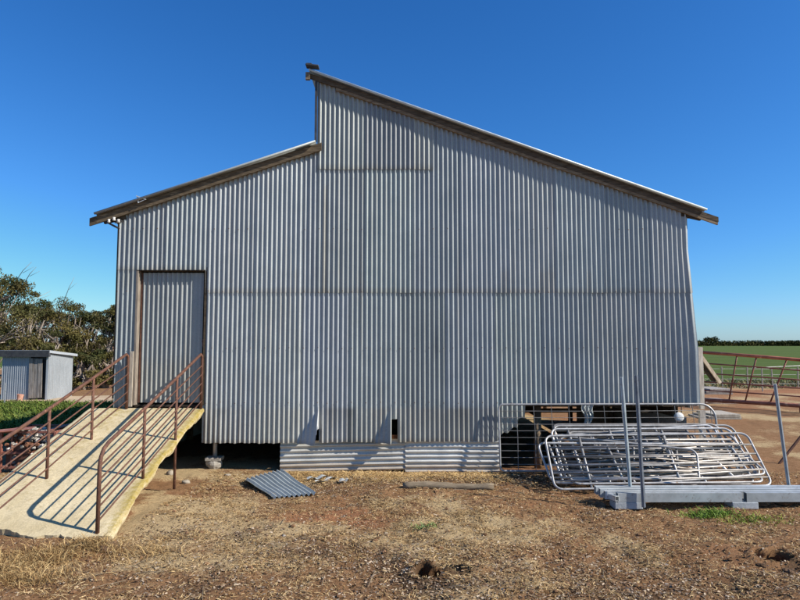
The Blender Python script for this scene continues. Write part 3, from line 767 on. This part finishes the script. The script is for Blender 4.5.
pnl(562, 745, 478, 479, 8.55, 8.46, 556, 446, 9.1, 'low dull yard panel inside the leaning stack sagging to the right', R5, [.3, .62], tint=(.7, .66, .62))
pnl(585, 760, 475, 478, 8.66, 8.52, 566, 432, 9.12, 'yard panel inside the leaning stack dipping towards its right end', R6, [.14, .4, .77], tint=(.95, .92, .9))
pnl(600, 768, 487, 474, 8.30, 8.45, 570, 450, 8.9, 'yard panel lying askew inside the leaning stack with its right end raised', R5, [.22, .5, .8], tint=(1.2, 1.15, 1.1))
pnl(558, 700, 470, 486, 8.70, 8.36, 560, 436, 9.0, 'shorter yard panel slipping down to the right inside the leaning stack', R5, [.3, .55, .86], tint=(1.0, .97, .93))
# mesh gate
gate = empty('mesh_gate', W(501, 471, 9.28), 'galvanised gate filled with square wire mesh leaning against the shed opening', 'gate')
bl = W(500.5, 471, 9.28); brr = W(721, 471, 9.20); tl = W(498.5, 404.5, 9.40)
ux = (brr-bl); gw = ux.length; ux.normalize(); uy = (tl-bl); gh = uy.length; uy.normalize(); P = lambda a, b_: bl+ux*a+uy*b_
mb = MB(); pts_ = []
for cx, cy, a0, r_ in ((.06, .06, PI, .06), (gw-.2, .2, 1.5*PI, .2), (gw-.22, gh-.22, 0, .22), (.07, gh-.07, .5*PI, .07)):
    for k in range(7):
        a = a0+.5*PI*k/6; pts_.append(P(cx+r_*math.cos(a), cy+r_*math.sin(a)))
closed_tube(mb, pts_, .016); mb.tint = (.8, .8, .8); mb.build('frame', M['pipe'], gate, smooth=True)
mb = MB(); mb.tint = (.6, .58, .55)
k = 1
while k*.27 < gw-.05:
    mb.tube([P(k*.27, .02), P(k*.27+.01, gh*.5), P(k*.27, gh-.02)], .005, 5); k += 1
for k in range(1, 10): mb.tube([P(.01, gh*k/10), P(gw*.5, gh*k/10-.008), P(gw-(.08 if 2 < k < 8 else .15), gh*k/10)], .004, 5)
mb.build('wire_mesh', M['pipe'], gate)

# ------------------------------------------------------------------ flat stack of galvanised beams, blocks
def channel(a, b_, w, h, label, tint=(1, 1, 1), t=.006, group='galvanised beams lying on blocks', open_down=True):
    a, b_ = Vector(a), Vector(b_); d = (b_-a).normalized(); s_ = d.cross(Vector((0, 0, 1))).normalized(); u = s_.cross(d)
    mb = MB(); mb.tint = tint
    mb.beam(a+u*(h/2-t/2), b_+u*(h/2-t/2), w, t, u)
    mb.beam(a+s_*(w/2-t/2)-u*t/2, b_+s_*(w/2-t/2)-u*t/2, t, h-t, u)
    mb.beam(a-s_*(w/2-t/2)-u*t/2, b_-s_*(w/2-t/2)-u*t/2, t, h-t, u)
    mb.beam(a+s_*(w/2-.02)-u*(h/2-t/2), b_+s_*(w/2-.02)-u*(h/2-t/2), .028, t, u)
    o = mb.build('steel_beam', M['steel'], at=(a+b_)/2); tag(o, label, 'beam', group); return o
yf = G(620, 509).y+.05; zb_, zt_f = zat(502.3, yf-.035), zat(493.3, yf-.035); zB = (zb_+zt_f)/2; HB = zt_f-zb_; BH = zb_+.012

xj = xat(742, yf, 498)
channel((xat(617, yf, 498), yf, zB), (xj-.012, yf+.01, zB), .07, HB, 'front galvanised beam on the blocks, left of the dark joint', (.9, .92, .95))
channel((xj+.045, yf+.01, zB), (6.4, yf+.04, zB), .07, HB, 'front galvanised beam on the blocks, right of the dark joint', (.85, .87, .9))
channel((xat(609, 7.4, 495), yf+.105, zB+.002), (6.3, yf+.13, zB+.004), .062, HB-.012, 'galvanised beam directly behind the two front beams', (1.1, 1.1, 1.12))
channel((xat(604, 7.5, 490), yf+.215, zB+.0), (6.5, yf+.22, zB+.006), .07, HB-.004, 'third galvanised beam back in the flat row', (1.15, 1.16, 1.18))
channel((xat(600, 7.6, 488), yf+.335, zB+.004), (6.2, yf+.33, zB+.012), .075, HB-.01, 'rearmost galvanised beam of the flat row by the leaning panels', (1.1, 1.12, 1.15))
channel((xat(598.5, yf+.33, 487), yf+.36, zB-.02), (xat(617, yf-.05, 499), yf-.06, zB-.005), .05, .06, 'short galvanised channel lying across the left end of the beams', (1.2, 1.2, 1.2))
for px0, px1, py, nm in ((614, 642, 505.5, 'grey block under the left end of the galvanised beams'), (731, 757, 505, 'grey block under the joint of the galvanised beams')):
    x0, x1 = xat(px0, yf, 505), xat(px1, yf, 505)
    mb = MB(); mb.box(((x0+x1)/2, yf+.06, (zb_-.012)/2), (x1-x0, .19, zb_+.008)); o = mb.build('concrete_block', M['block'], at=((x0+x1)/2, yf, 0), bevel=.008); tag(o, nm, 'block', 'blocks carrying the beams')
# pickets / standing steel posts
def picket(base, top, label, tint=(1, 1, 1), s_=.034, ext=.15):
    base, top = Vector(base), Vector(top); d = (top-base).normalized()
    e = empty('steel_post', base, label, 'post', 'steel posts standing among the panels')
    mb = MB(); mb.tint = tint; mb.beam(base-d*ext, top, s_, s_*.22, (0, 1, 0)); mb.beam(base-d*ext+Vector((0, -s_*.3, 0)), top+Vector((0, -s_*.3, 0)), s_*.22, s_*.6, (0, 1, 0)); mb.cur = 1; mb.tint = (.4, .4, .4)
    L = (top-base).length
    for k in range(8):
        c = base+d*(L*(.12+k*.11)); mb.box(c+Vector((s_*.25, -s_*.12, 0)), (.008, .006, .008))
    mb.build('shaft', [M['steel'] if tint[0] > 1 else M['picket'], M['picket']], e)
picket(W(631, 497, 7.78), W(621.5, 377, 7.85), 'pale steel post behind the left part of the galvanised beams', (1.2, 1.25, 1.26), .044)
picket(W(643.5, 503, yf-.07), W(636, 375, yf-.03), 'dark steel post in front of the galvanised beams beside the left block', (1, 1, 1), .046, .05)
picket(W(790, 495, 7.85), W(775, 384, 7.9), 'grey steel post leaning left behind the beams near the right edge', (1.01, 1.02, 1.05), .042)
mb = MB(); mb.tube([G(779, 464), Vector(G(779, 464))+Vector((1.15, .1, 1.25))], .022, 8); o = mb.build('prop', M['rust'], at=G(779, 464)); tag(o, 'rusty pipe prop slanting up to the right edge', 'pipe')

# ------------------------------------------------------------------ lying things
# corrugated scrap sheet
c1, c2, c3, c4 = G(243, 480, .05), G(281, 470.5, .07), G(316, 493, .05), G(272, 498.5, .02)
mb = MB(); rows = []; n = 80
for k in range(n+1):
    s_ = k/n; row = []
    for j in range(13):
        t = j/12; p = (c1*(1-s_)+c2*s_)*(1-t)+(c4*(1-s_)+c3*s_)*t
        p = Vector(p); p.z += .017*math.cos(2*PI*s_*9)+.012*math.sin(t*3+s_*2)+.006*math.sin(t*9)
        row.append(p)
    rows.append(row)
mb.grid(rows, lambda p: (1.25, 1.25, 1.25)); o = mb.build('scrap_sheet', M['galv'], at=(c1+c3)/2, smooth=True)
tag(o, 'loose corrugated iron sheet lying on the dirt before the shed', 'iron sheet')
# pale torn scraps
R = random.Random(4)
lab = ['curled white scrap nearest the loose corrugated sheet', 'long white scrap in the middle of the torn pieces', 'small white scrap at the right of the torn pieces']
for k, (px, py, L, w) in enumerate(((318, 478, .16, .07), (327, 480, .20, .05), (344, 481, .13, .07))):
    c = G(px, py, .03); mb = MB(); rows = []; az = .5+k*.3
    for i in range(9):
        row = []
        for j in range(5):
            u = (i/8-.5)*L*2; v_ = (j/4-.5)*w*2*(1-.4*abs(i/8-.5)); q = c+Vector((u*math.cos(az)-v_*math.sin(az), u*math.sin(az)*1.2+v_*math.cos(az), .02*math.sin(i*1.3+k)+.035*abs(j/4-.5)+.012*math.sin(j*3)))
            row.append(q)
        rows.append(row)
    mb.grid(rows); o = mb.build('torn_scrap', M['steel'], at=c); tag(o, lab[k], 'scrap', 'pale torn scraps on the dirt')
# log
a = G(403, 486, .05); b_ = G(494, 487, .05); pts_ = []; rd = []
for k in range(15):
    t = k/14; pts_.append(a*(1-t)+b_*t+Vector((0, .03*math.sin(t*3), .012*math.sin(t*7)))); rd.append(.052*(1-.25*abs(t-.4))+.004*math.sin(k*2.1))
mb = MB(); mb.tube(pts_, .05, 12, radii=rd); o = mb.build('log', M['log'], at=a, smooth=True); tag(o, 'weathered grey brown log lying below the skirting', 'log')
# stones and clods
stones = [(171, 474, .10, .07, 'pale stone beside the support leg under the ramp'), (186, 482, .08, .05, 'pale flat stone just right of the ramp leg foot'),
          (228, 476, .07, .03, 'flat pale stone right of the concrete stump pad'), (386, 530, .035, .02, 'small pale stone in the middle foreground'), (284, 534, .035, .02, 'small pale stone on the red dirt left of centre'), (344, 514, .03, .02, 'small white pebble below the torn scraps')]
for k, (px, py, r_, h_, lb) in enumerate(stones):
    c = G(px, py); r_ *= .7; h_ *= .7; c.z = h1(c.x, c.y)+h_*.3; mb = MB(); mb.tint = (.62, .57, .5); mb.blob(c, (r_, r_*.8, h_), 30+k, 11, 8, .3); o = mb.build('stone', M['palestone'], at=c, smooth=True); tag(o, lb, 'stone', 'pale stones on the dirt')
clods = [(600, 505, .06), (606, 500, .045), (772, 552, .04), (790, 572, .05), (797, 556, .045), (762, 568, .03), (648, 506, .05), (762, 505, .07), (786, 505, .10), (700, 507, .05), (112, 545, .06), (104, 549, .05)]
mb = MB()
for k, (px, py, r_) in enumerate(clods):
    c = G(px, py); c.z = h1(c.x, c.y)+r_*.2; q = random.uniform(.7, 1.1); mb.tint = (q, q, q)
    mb.blob(c, (r_*random.uniform(1, 1.6), r_, r_*.6), 60+k, 12, 9, .4)
RR = np.random.RandomState(9)
for k in range(900):
    x = RR.uniform(-5, 5); y = RR.uniform(4.3, 9.3); r_ = .006+.018*RR.rand()**3
    if -4.95 < x < -2.85 and y > 6.1: continue
    q = RR.uniform(.7, 1.5); mb.tint = (q*1.1, q, q*.9); mb.blob((x, y, h1(x, y)+r_*.4), (r_*1.3, r_, r_*.7), k, 6, 4, .3)
o = mb.build('soil_clods', M['clod'], smooth=False); tag(o, 'loose clods of earth scattered over the yard', None, None, 'stuff')
# a few fallen twigs
mb = MB(); mb.tint = (1.3, 1.2, 1.1)
for k in range(60):
    x = RR.uniform(-4.5, 4.5); y = RR.uniform(4.5, 9.0)
    if -4.95 < x < -2.85 and y > 6.1: continue
    a = RR.uniform(0, PI); L = RR.uniform(.08, .35); p = Vector((x, y, h1(x, y)+.012)); q = p+Vector((math.cos(a)*L, math.sin(a)*L, 0)); q.z = h1(q.x, q.y)+.015
    mb.tube([p, (p+q)/2+Vector((0, 0, .012)), q], .003, 5)
o = mb.build('twigs', M['log']); tag(o, 'thin fallen twigs scattered over the yard', None, None, 'stuff')

# rusty crate of rubble left of ramp
cr = empty('rusty_bin', (-5.9, 9.6, 0), 'rusty steel bin full of pale rubble left of the ramp', 'bin')
bx0, bx1, by0, by1, bz = W(11, 450, 9.7).x, W(64, 450, 9.7).x, 9.45, 10.2, .62
mb = MB()
for xx_ in (bx0, bx1):
    for yy_ in (by0, by1): mb.beam((xx_, yy_, -.02), (xx_, yy_, bz), .04, .04, (0, 1, 0))
for z_ in (.08, .30, bz):
    mb.beam((bx0, by0, z_), (bx1, by0, z_), .03, .03); mb.beam((bx0, by1, z_), (bx1, by1, z_), .03, .03); mb.beam((bx0, by0, z_), (bx0, by1, z_), .03, .03); mb.beam((bx1, by0, z_), (bx1, by1, z_), .03, .03)
mb.build('frame', M['rustred'], cr)
mb = MB(); mb.box((bx0+.15, (by0+by1)/2, .3), (.02, .7, .55)); mb.beam((bx0-.05, by0-.05, bz+.02), (bx0+.42, by0+.1, bz+.05), .3, .012); mb.beam((bx0+.5, by1-.3, bz-.02), (bx1, by1-.1, bz+.06), .25, .012); mb.build('lid', M['rustred'], cr)
mb = MB(); mb.box(((bx0+bx1)/2, (by0+by1)/2+.02, .22), (bx1-bx0-.08, by1-by0-.1, .36)); mb.build('liner', M['rust'], cr)
mb = MB()
for k in range(280):
    x = RR.uniform(bx0+.05, bx1-.02); y = RR.uniform(by0-.05, by1-.1); z = RR.uniform(.05, .56) if y < by0+.12 else RR.uniform(.42, .60)
    q = RR.uniform(.35, 1.25); mb.tint = (q, q*.97, q*.93) if RR.rand() < .75 else (.4, .2, .13); r_ = RR.uniform(.018, .055); mb.blob((x, y, z), (r_, r_*.8, r_*.7), k, 7, 5, .5)
o = mb.build('rubble', M['palestone']); tag(o, 'pale broken rubble heaped in the rusty bin', None, None, 'stuff')

# ------------------------------------------------------------------ small shed at left
ss = empty('small_shed', G(50, 399), 'small corrugated iron shed with a dark roof edge and a plank door', 'shed')
A = G(3.5, 399.5); B = G(49, 399.5); ysf = 21.3
A = Vector((xat(3.5, ysf), ysf, 0)); B = Vector((xat(49.5, ysf), ysf, 0))
C_ = Vector((xat(73.5, 22.9), 22.9, 0)); D_ = A+(C_-B)
zt0 = zat(356.5, ysf); hgt_ = zt0
def cwall(name, p, q, z0, z1a, z1b, mat, tn=(1, 1, 1), pit=.076, parent=ss, split=None):
    mb = MB(); p, q = Vector(p), Vector(q); L = (q-p).length; n = int(L/(pit/6)); d = (q-p).normalized(); nn = Vector((d.y, -d.x, 0)); a = []; b2 = []
    for k in range(n+1):
        s_ = k/n; pp = p+(q-p)*s_+nn*.009*math.cos(2*PI*s_*L/pit); a.append(mb.V((pp.x, pp.y, z0), tn)); b2.append(mb.V((pp.x, pp.y, z1a+(z1b-z1a)*s_), tn))
    for k in range(n): mb.Fc(a[k], a[k+1], b2[k+1], b2[k])
    return mb.build(name, mat, parent, smooth=True)
dxl, dxr = xat(31.5, ysf), xat(47.5, ysf)
cwall('wall', A, (dxl, ysf, 0), 0, hgt_, hgt_, M['galvside'], (.62, .66, .72))
cwall('wall', B, C_, 0, hgt_+.1, hgt_-.05, M['galvside'], (.66, .67, .68))
cwall('wall', D_, A, 0, hgt_, hgt_, M['galvside'])
cwall('wall', C_, D_, 0, hgt_, hgt_, M['galvside'])
mb = MB(); mb.box(((dxr+B.x)/2, ysf, hgt_/2), (B.x-dxr, .04, hgt_)); mb.build('corner_post', M['galvside'], ss)
mb = MB(); mb.box(((A.x+B.x)/2, ysf-.09, hgt_+.10), (B.x-A.x+.16, .1, .22)); mb.build('fascia', M['black'], ss)
mb = MB(); o_ = Vector((0, 0, .24)); k1 = [A+Vector((-.08, -.1, hgt_+.22)), B+Vector((.08, -.1, hgt_+.22)), C_+Vector((.12, .1, hgt_+.06)), D_+Vector((-.1, .1, hgt_+.06))]
ids = [mb.V(p) for p in k1]+[mb.V(p-Vector((0, 0, .09))) for p in k1]
mb.Fc(*ids[:4]); mb.Fc(*ids[4:][::-1])
for k in range(4): mb.Fc(ids[k], ids[(k+1) % 4], ids[4+(k+1) % 4], ids[4+k])
mb.tint = (1.1,)*3; mb.build('roof', M['galvside'], ss)
mb = MB(); W3 = (dxr-dxl-.10)/3
for k in range(3): mb.box((dxl-.02+W3*(k+.5), ysf-.03+.01*(k % 2), (hgt_-.06)/2+.03), (W3-.008, .025, hgt_-.12-.02*k), Matrix.Rotation(-.02, 3, 'Y'))
mb.build('door', M['board'], ss)
mb = MB(); mb.box(((dxl+dxr)/2, ysf+.12, hgt_/2), (dxr-dxl+.1, .02, hgt_)); mb.build('lining', M['black'], ss)
# red bucket beside it, picket
mb = MB(); c = Vector((xat(22, 21.0), 21.0, 0)); mb.tube([c, c+Vector((.03, 0, .22))], .1, 12, radii=[.08, .11]); o = mb.build('bucket', M['terracotta'], at=c); tag(o, 'small faded red bucket on the ground by the small shed', 'bucket')
c = Vector((xat(7.3, 19.6), 19.6, 0)); mb = MB(); mb.beam(c, c+Vector((.0, 0, .72)), .04, .03, (0, 1, 0)); mb.beam(c+Vector((0, -.02, .0)), c+Vector((.0, -.02, .72)), .012, .03, (0, 1, 0)); o = mb.build('fence_post', M['picket'], at=c); tag(o, 'thin dark post standing in the grass before the small shed', 'post')

# ------------------------------------------------------------------ right background: rusty rail fence, sheets, far wire fence
fe = empty('rail_fence', W(699, 400, 19.5), 'rusty red pipe rail fence with slanting uprights at the right', 'fence')
def FP(px, f):   # f 0 top .. 1 bottom
    t = (px-699)/101.; Yd = 19.5-2.0*t
    top = W(px, 352+8*t, Yd).z; bot = W(px, 399.5+6.5*t, Yd).z; x = W(px, 380, Yd).x
    return Vector((x, Yd, top+(bot-top)*f))
for f, r_, dp in ((0, .048, 0), (.23, .022, 0), (.44, .022, 0), (.62, .022, 0), (.80, .022, 0), (1., .06, 0)):
    mb = MB(); mb.tint = (1.5, 1.25, 1.1) if f == 0 else (1, 1, 1); mb.tube([FP(700, f), FP(760, f)+Vector((0, 0, .01)), FP(870, f)], r_, 8); mb.build('rail', M['rustred'], fe, smooth=True)
for pt, pb in ((738, 727.5), (757.5, 743.5), (788, 768), (826, 800), (703, 699), (860, 838)):
    mb = MB(); mb.tint = (.8, .7, .7); mb.tube([FP(pt, 0), FP(pb, 1)+Vector((0, -.03, 0))], .023, 8); mb.build('upright', M['rustred'], fe, smooth=True)
for px in (704, 799):
    mb = MB(); p = FP(px, 1); mb.tube([p, Vector((p.x, p.y, -.05))], .03, 8); mb.build('foot', M['rustred'], fe, smooth=True)
sh = [(704, 742, 412, 15.9, .14, .9, 'pale grey slab of stacked sheets nearest the shed corner below the rusty fence', (1.2, 1.2, 1.15)),
      (701, 738, 398, 19.9, .10, 1.2, 'pinkish grey sheet behind the bottom rail of the rusty fence', (1.3, 1.15, 1.1)),
      (703, 733, 388.5, 23.5, .22, 1.4, 'grey sheet stack farthest back behind the rusty fence', (1.0, 1.0, 1.02))]
for px0, px1, py, Yd, hh, dd, lb, tn in sh:
    x0, x1 = xat(px0, Yd, py), xat(px1, Yd, py); mb = MB(); mb.tint = tn
    for k in range(3):
        mb.box(((x0+x1)/2+.05*k, Yd+dd/2, hh*(k+.5)/3), (x1-x0-.15*k, dd, hh/3-.012), Matrix.Rotation(.04*(k-1), 3, 'Z'))
    o = mb.build('sheet_stack', M['greywood'], at=((x0+x1)/2, Yd, 0)); tag(o, lb, 'sheet stack', 'grey sheets lying in the yard')
wf = empty('wire_fence', (12, 26, 0), 'thin wire fence with slender posts between the yard and the green field', 'fence')
for k in range(9):
    x = 12.2+k*1.05; mb = MB(); mb.beam((x, 27-.1*k, 0), (x+.04*math.sin(k*3), 27-.1*k, .95), .04, .04, (0, 1, 0)); mb.build('post', M['greywood'], wf)
mb = MB()
for z in (.2, .4, .6, .85): mb.tube([(12.2, 27, z), (20.6, 26.2, z+.02)], .008, 5)
mb.build('wire', M['pipe'], wf)
mb = MB(); mb.tint = (.5, .5, .5); mb.tube([(14.6, 25, .97), (21, 25.5, 1.22)], .02, 6); o = mb.build('pale_pipe', M['pipe'], at=(17, 25, 1)); 
mb = MB(); mb.beam((15, 25.02, 0), (15, 25.02, .97), .04, .04, (0, 1, 0)); mb.beam((20, 25.4, 0), (20, 25.4, 1.17), .04, .04, (0, 1, 0)); mb.build('support', M['greywood'], o); tag(o, 'pale pipe rail carried on two posts at the field edge', 'rail')
# grey low scrub between yard and field
R = np.random.RandomState(77); n = 9000; x = R.uniform(8, 30, n); y = R.uniform(26.5, 31, n)
scatter('field_edge_scrub', M['grass'], x, y, (.1, .35), .03, (.5, 1.4), 'low grey green scrub along the near edge of the field', [(1.6, 1.3, 3.2), (1.2, 1., 2.), (2.4, 1.5, 3.)], .5, z0=0.01)

# ------------------------------------------------------------------ trees
def leaves(centers, radii, per, size, seed, tints):
    R = np.random.RandomState(seed); n = per*len(centers)
    ci = np.repeat(np.arange(len(centers)), per)
    c = np.array(centers)[ci]; r = np.array(radii)[ci]
    d = R.randn(n, 3); d /= np.linalg.norm(d, axis=1)[:, None]
    p = c+d*r*(R.rand(n)**.45)[:, None]
    a = R.randn(n, 3); a[:, 2] -= .6; a /= np.linalg.norm(a, axis=1)[:, None]
    b = np.cross(a, R.randn(n, 3)); b /= np.linalg.norm(b, axis=1)[:, None]
    s = size*(.5+R.rand(n))[:, None]
    co = np.stack([p-a*s*.5, p+b*s*.22, p+a*s*.5, p-b*s*.22], 1).reshape(-1, 3)
    f = np.arange(n*4).reshape(-1, 4)
    ct = np.array(tints)[R.randint(0, len(tints), len(centers))][ci]*(.7+.6*R.rand(n))[:, None]
    return co, f, np.repeat(ct, 4, 0)
def tree(px, Y, toppy, wpx, label, seed, low=.25, clumps=42, twigs=3, name='eucalyptus_tree'):
    rn = random.Random(seed); x0 = xat(px, Y); Ht = zat(toppy, Y); hw = wpx/F*Y/2
    e = empty(name, (x0, Y, 0), label, 'tree', 'gum trees behind the small shed')
    cs = []; rs = []
    for k in range(clumps):
        a = rn.uniform(0, 2*PI); rr = math.sqrt(rn.random())
        t = rn.random(); zc = Ht*(low+(1-low)*(.12+.88*t))
        lim = 1-.55*max(0, (zc/Ht-.55)/.45)**2
        x = x0+math.cos(a)*rr*hw*lim; y = Y+math.sin(a)*rr*hw*.7*lim
        r_ = rn.uniform(.32, .62)*max(.6, Ht/5.5)
        zc = min(zc, Ht-r_*.5*rn.uniform(.8, 1.4)-(.9*rr*rr+rn.uniform(0, .6))*Ht/5.5)
        cs.append((x, y, zc)); rs.append((r_, r_, r_*.55))
    mb = MB(); ns = rn.randint(3, 5); tops = []
    for s_ in range(ns):
        a = 2*PI*s_/ns+rn.uniform(-.4, .4); d = hw*rn.uniform(.3, .6)
        p0 = Vector((x0+.1*math.cos(a), Y+.1*math.sin(a), -.05)); p3 = Vector((x0+d*math.cos(a), Y+d*.7*math.sin(a), Ht*rn.uniform(.65, .85)))
        mids = [p0]+[p0.lerp(p3, t)+Vector((rn.uniform(-.15, .15), rn.uniform(-.15, .15), Ht*.08*math.sin(t*PI))) for t in (.2, .4, .6, .8)]+[p3]
        mb.tube(mids, .1, 7, radii=[.10, .085, .07, .055, .04, .025]); tops.append(mids)
    for c in cs:
        ms = min(tops, key=lambda m_: (m_[3]-Vector(c)).length); st = ms[rn.randint(2, 4)]
        c = Vector(c); mid = st.lerp(c, .5)+Vector((rn.uniform(-.2, .2), rn.uniform(-.2, .2), rn.uniform(-.15, .1)))
        mb.tube([st, mid, c], .02, 5, radii=[.03, .02, .008])
    for k in range(twigs):
        c = Vector(rn.choice(cs)); d = Vector((rn.uniform(.2, 1), rn.uniform(-.4, .4), rn.uniform(.5, 1.))).normalized(); L = rn.uniform(.8, 1.6)
        mb.tube([c, c+d*L*.5+Vector((0, 0, .1)), c+d*L], .01, 5, radii=[.018, .012, .005])
        mb.tube([c+d*L*.5, c+d*L*.8+Vector((.25, 0, -.02))], .008, 4, radii=[.01, .004])
    mb.build('trunk', M['bark'], e, smooth=True)
    co, f, t = leaves(cs, rs, 230, .10, seed, [(1.15, 1.1, .9), (.8, .85, .8), (1.3, 1.15, .95), (.6, .68, .6), (.9, .8, .75)])
    co = co-np.array([x0, Y, 0]); o = bulk('crown', co, f, M['leaf'], tint=t); o.parent = e
T_ = [(-8, 25.5, 258, 78, 'tallest gum tree at the left edge with bare twigs reaching above its crown', 6),
      (32, 29, 291, 62, 'round crowned gum tree directly above the small shed', 3),
      (61, 31, 291, 62, 'gum tree rising above the right side of the small shed', 2),
      (88, 32, 303, 50, 'lower gum tree between the small shed and the big shed', 2),
      (114, 29, 303, 34, 'gum tree partly hidden by the left corner of the big shed', 1),
      (12, 33, 300, 60, 'gum tree behind the tallest one at the left edge', 2),
      (46, 36, 304, 70, 'distant gum tree filling the gap behind the round crowned one', 0),
      (78, 37, 306, 60, 'distant gum tree farthest back behind the small shed', 0)]
for k, (px, Y, tp, w, lb, tw) in enumerate(T_): tree(px, Y, tp, w, lb, 100+k, twigs=tw, clumps=46, low=.12 if k > 1 else .2)
for k, (px, Y, tp, w, lb) in enumerate([(84, 26, 352, 40, 'low scrubby gum right beside the small shed'), (106, 27, 345, 34, 'low scrubby gum seen through the gap next to the big shed'), (-6, 27, 340, 40, 'low scrubby gum behind the left wall of the small shed'), (45, 28, 335, 60, 'low scrubby gum immediately behind the small shed roof')]):
    tree(px, Y, tp, w, lb, 200+k, low=.0, clumps=26, twigs=0)
# far treeline across the field
R = np.random.RandomState(5); cs = []; rs = []
for k in range(900):
    x = R.uniform(-330, 420); hh = 2.7+1.9*fbm(np.array(x*.03), 0., 90)+R.rand()*.7
    cs.append((x, 400+R.uniform(-8, 8), hh*.42)); rs.append((5.5, 3.5, hh*.52))
cs.append((0, 0, 0)); rs.append((.01, .01, .01)); cs[-1] = (202, 395, 3.2); rs[-1] = (3., 3., 3.2)
for k in range(6): cs.append((201+k*1.3, 395, 3.8+R.rand()*1.5)); rs.append((2.0, 2, 1.7))
co, f, t = leaves(cs, rs, 80, 1.15, 6, [(1, 1, 1), (.7, .75, .7), (1.2, 1.1, 1.)])
o = bulk('far_treeline', co, f, M['farleaf'], tint=t); tag(o, 'dark distant belt of trees along the horizon beyond the field', None, None, 'stuff')

# ------------------------------------------------------------------ light
sun_dir = Vector((.90, -.29, .70)).normalized()
L = bpy.data.lights.new('sun', 'SUN'); L.energy = 5.0; L.angle = math.radians(.53); L.color = (1, .95, .87)
so = bpy.data.objects.new('sun', L); COL.objects.link(so); so.rotation_euler = (-sun_dir).to_track_quat('-Z', 'Y').to_euler()
w = bpy.data.worlds.new('World'); scene.world = w; w.use_nodes = True; nt = w.node_tree
bg = nt.nodes['Background']; sky = nt.nodes.new('ShaderNodeTexSky'); sky.sky_type = 'NISHITA'; sky.sun_disc = False
sky.sun_elevation = math.asin(sun_dir.z); sky.sun_rotation = math.atan2(sun_dir.x, sun_dir.y)
sky.altitude = 200; sky.air_density = 1.0; sky.dust_density = .3; sky.ozone_density = 3.0
sp = nt.nodes.new('ShaderNodeSeparateColor'); cb = nt.nodes.new('ShaderNodeCombineColor'); nt.links.new(sky.outputs[0], sp.inputs[0])
# camera-like colour response of the sky: deeper blue, same brightness
for ch, (k, g_) in enumerate(((.90, 1.5), (1.11, 1.13), (1.54, 1.0))):
    def mth(op, a, b_):
        n = nt.nodes.new('ShaderNodeMath'); n.operation = op; nt.links.new(a, n.inputs[0]); n.inputs[1].default_value = b_; return n.outputs[0]
    v_ = mth('POWER', mth('MULTIPLY', sp.outputs[ch], .1), g_)
    v_ = mth('MULTIPLY', mth('MINIMUM', mth('MULTIPLY', v_, k), .9), 10.)
    nt.links.new(v_, cb.inputs[ch])
nt.links.new(cb.outputs[0], bg.inputs[0]); bg.inputs[1].default_value = .075
scene.view_settings.view_transform = 'Standard'; scene.view_settings.look = 'None'
scene.view_settings.exposure = .45; scene.view_settings.gamma = 1

cam = bpy.data.cameras.new('camera'); cam.lens = 27; cam.sensor_width = 36; cam.clip_end = 5000; cam.clip_start = .05
co_ = bpy.data.objects.new('camera', cam); COL.objects.link(co_); co_.location = (0, 0, CH); co_.rotation_euler = (PI/2+TH, 0, 0)
scene.camera = co_
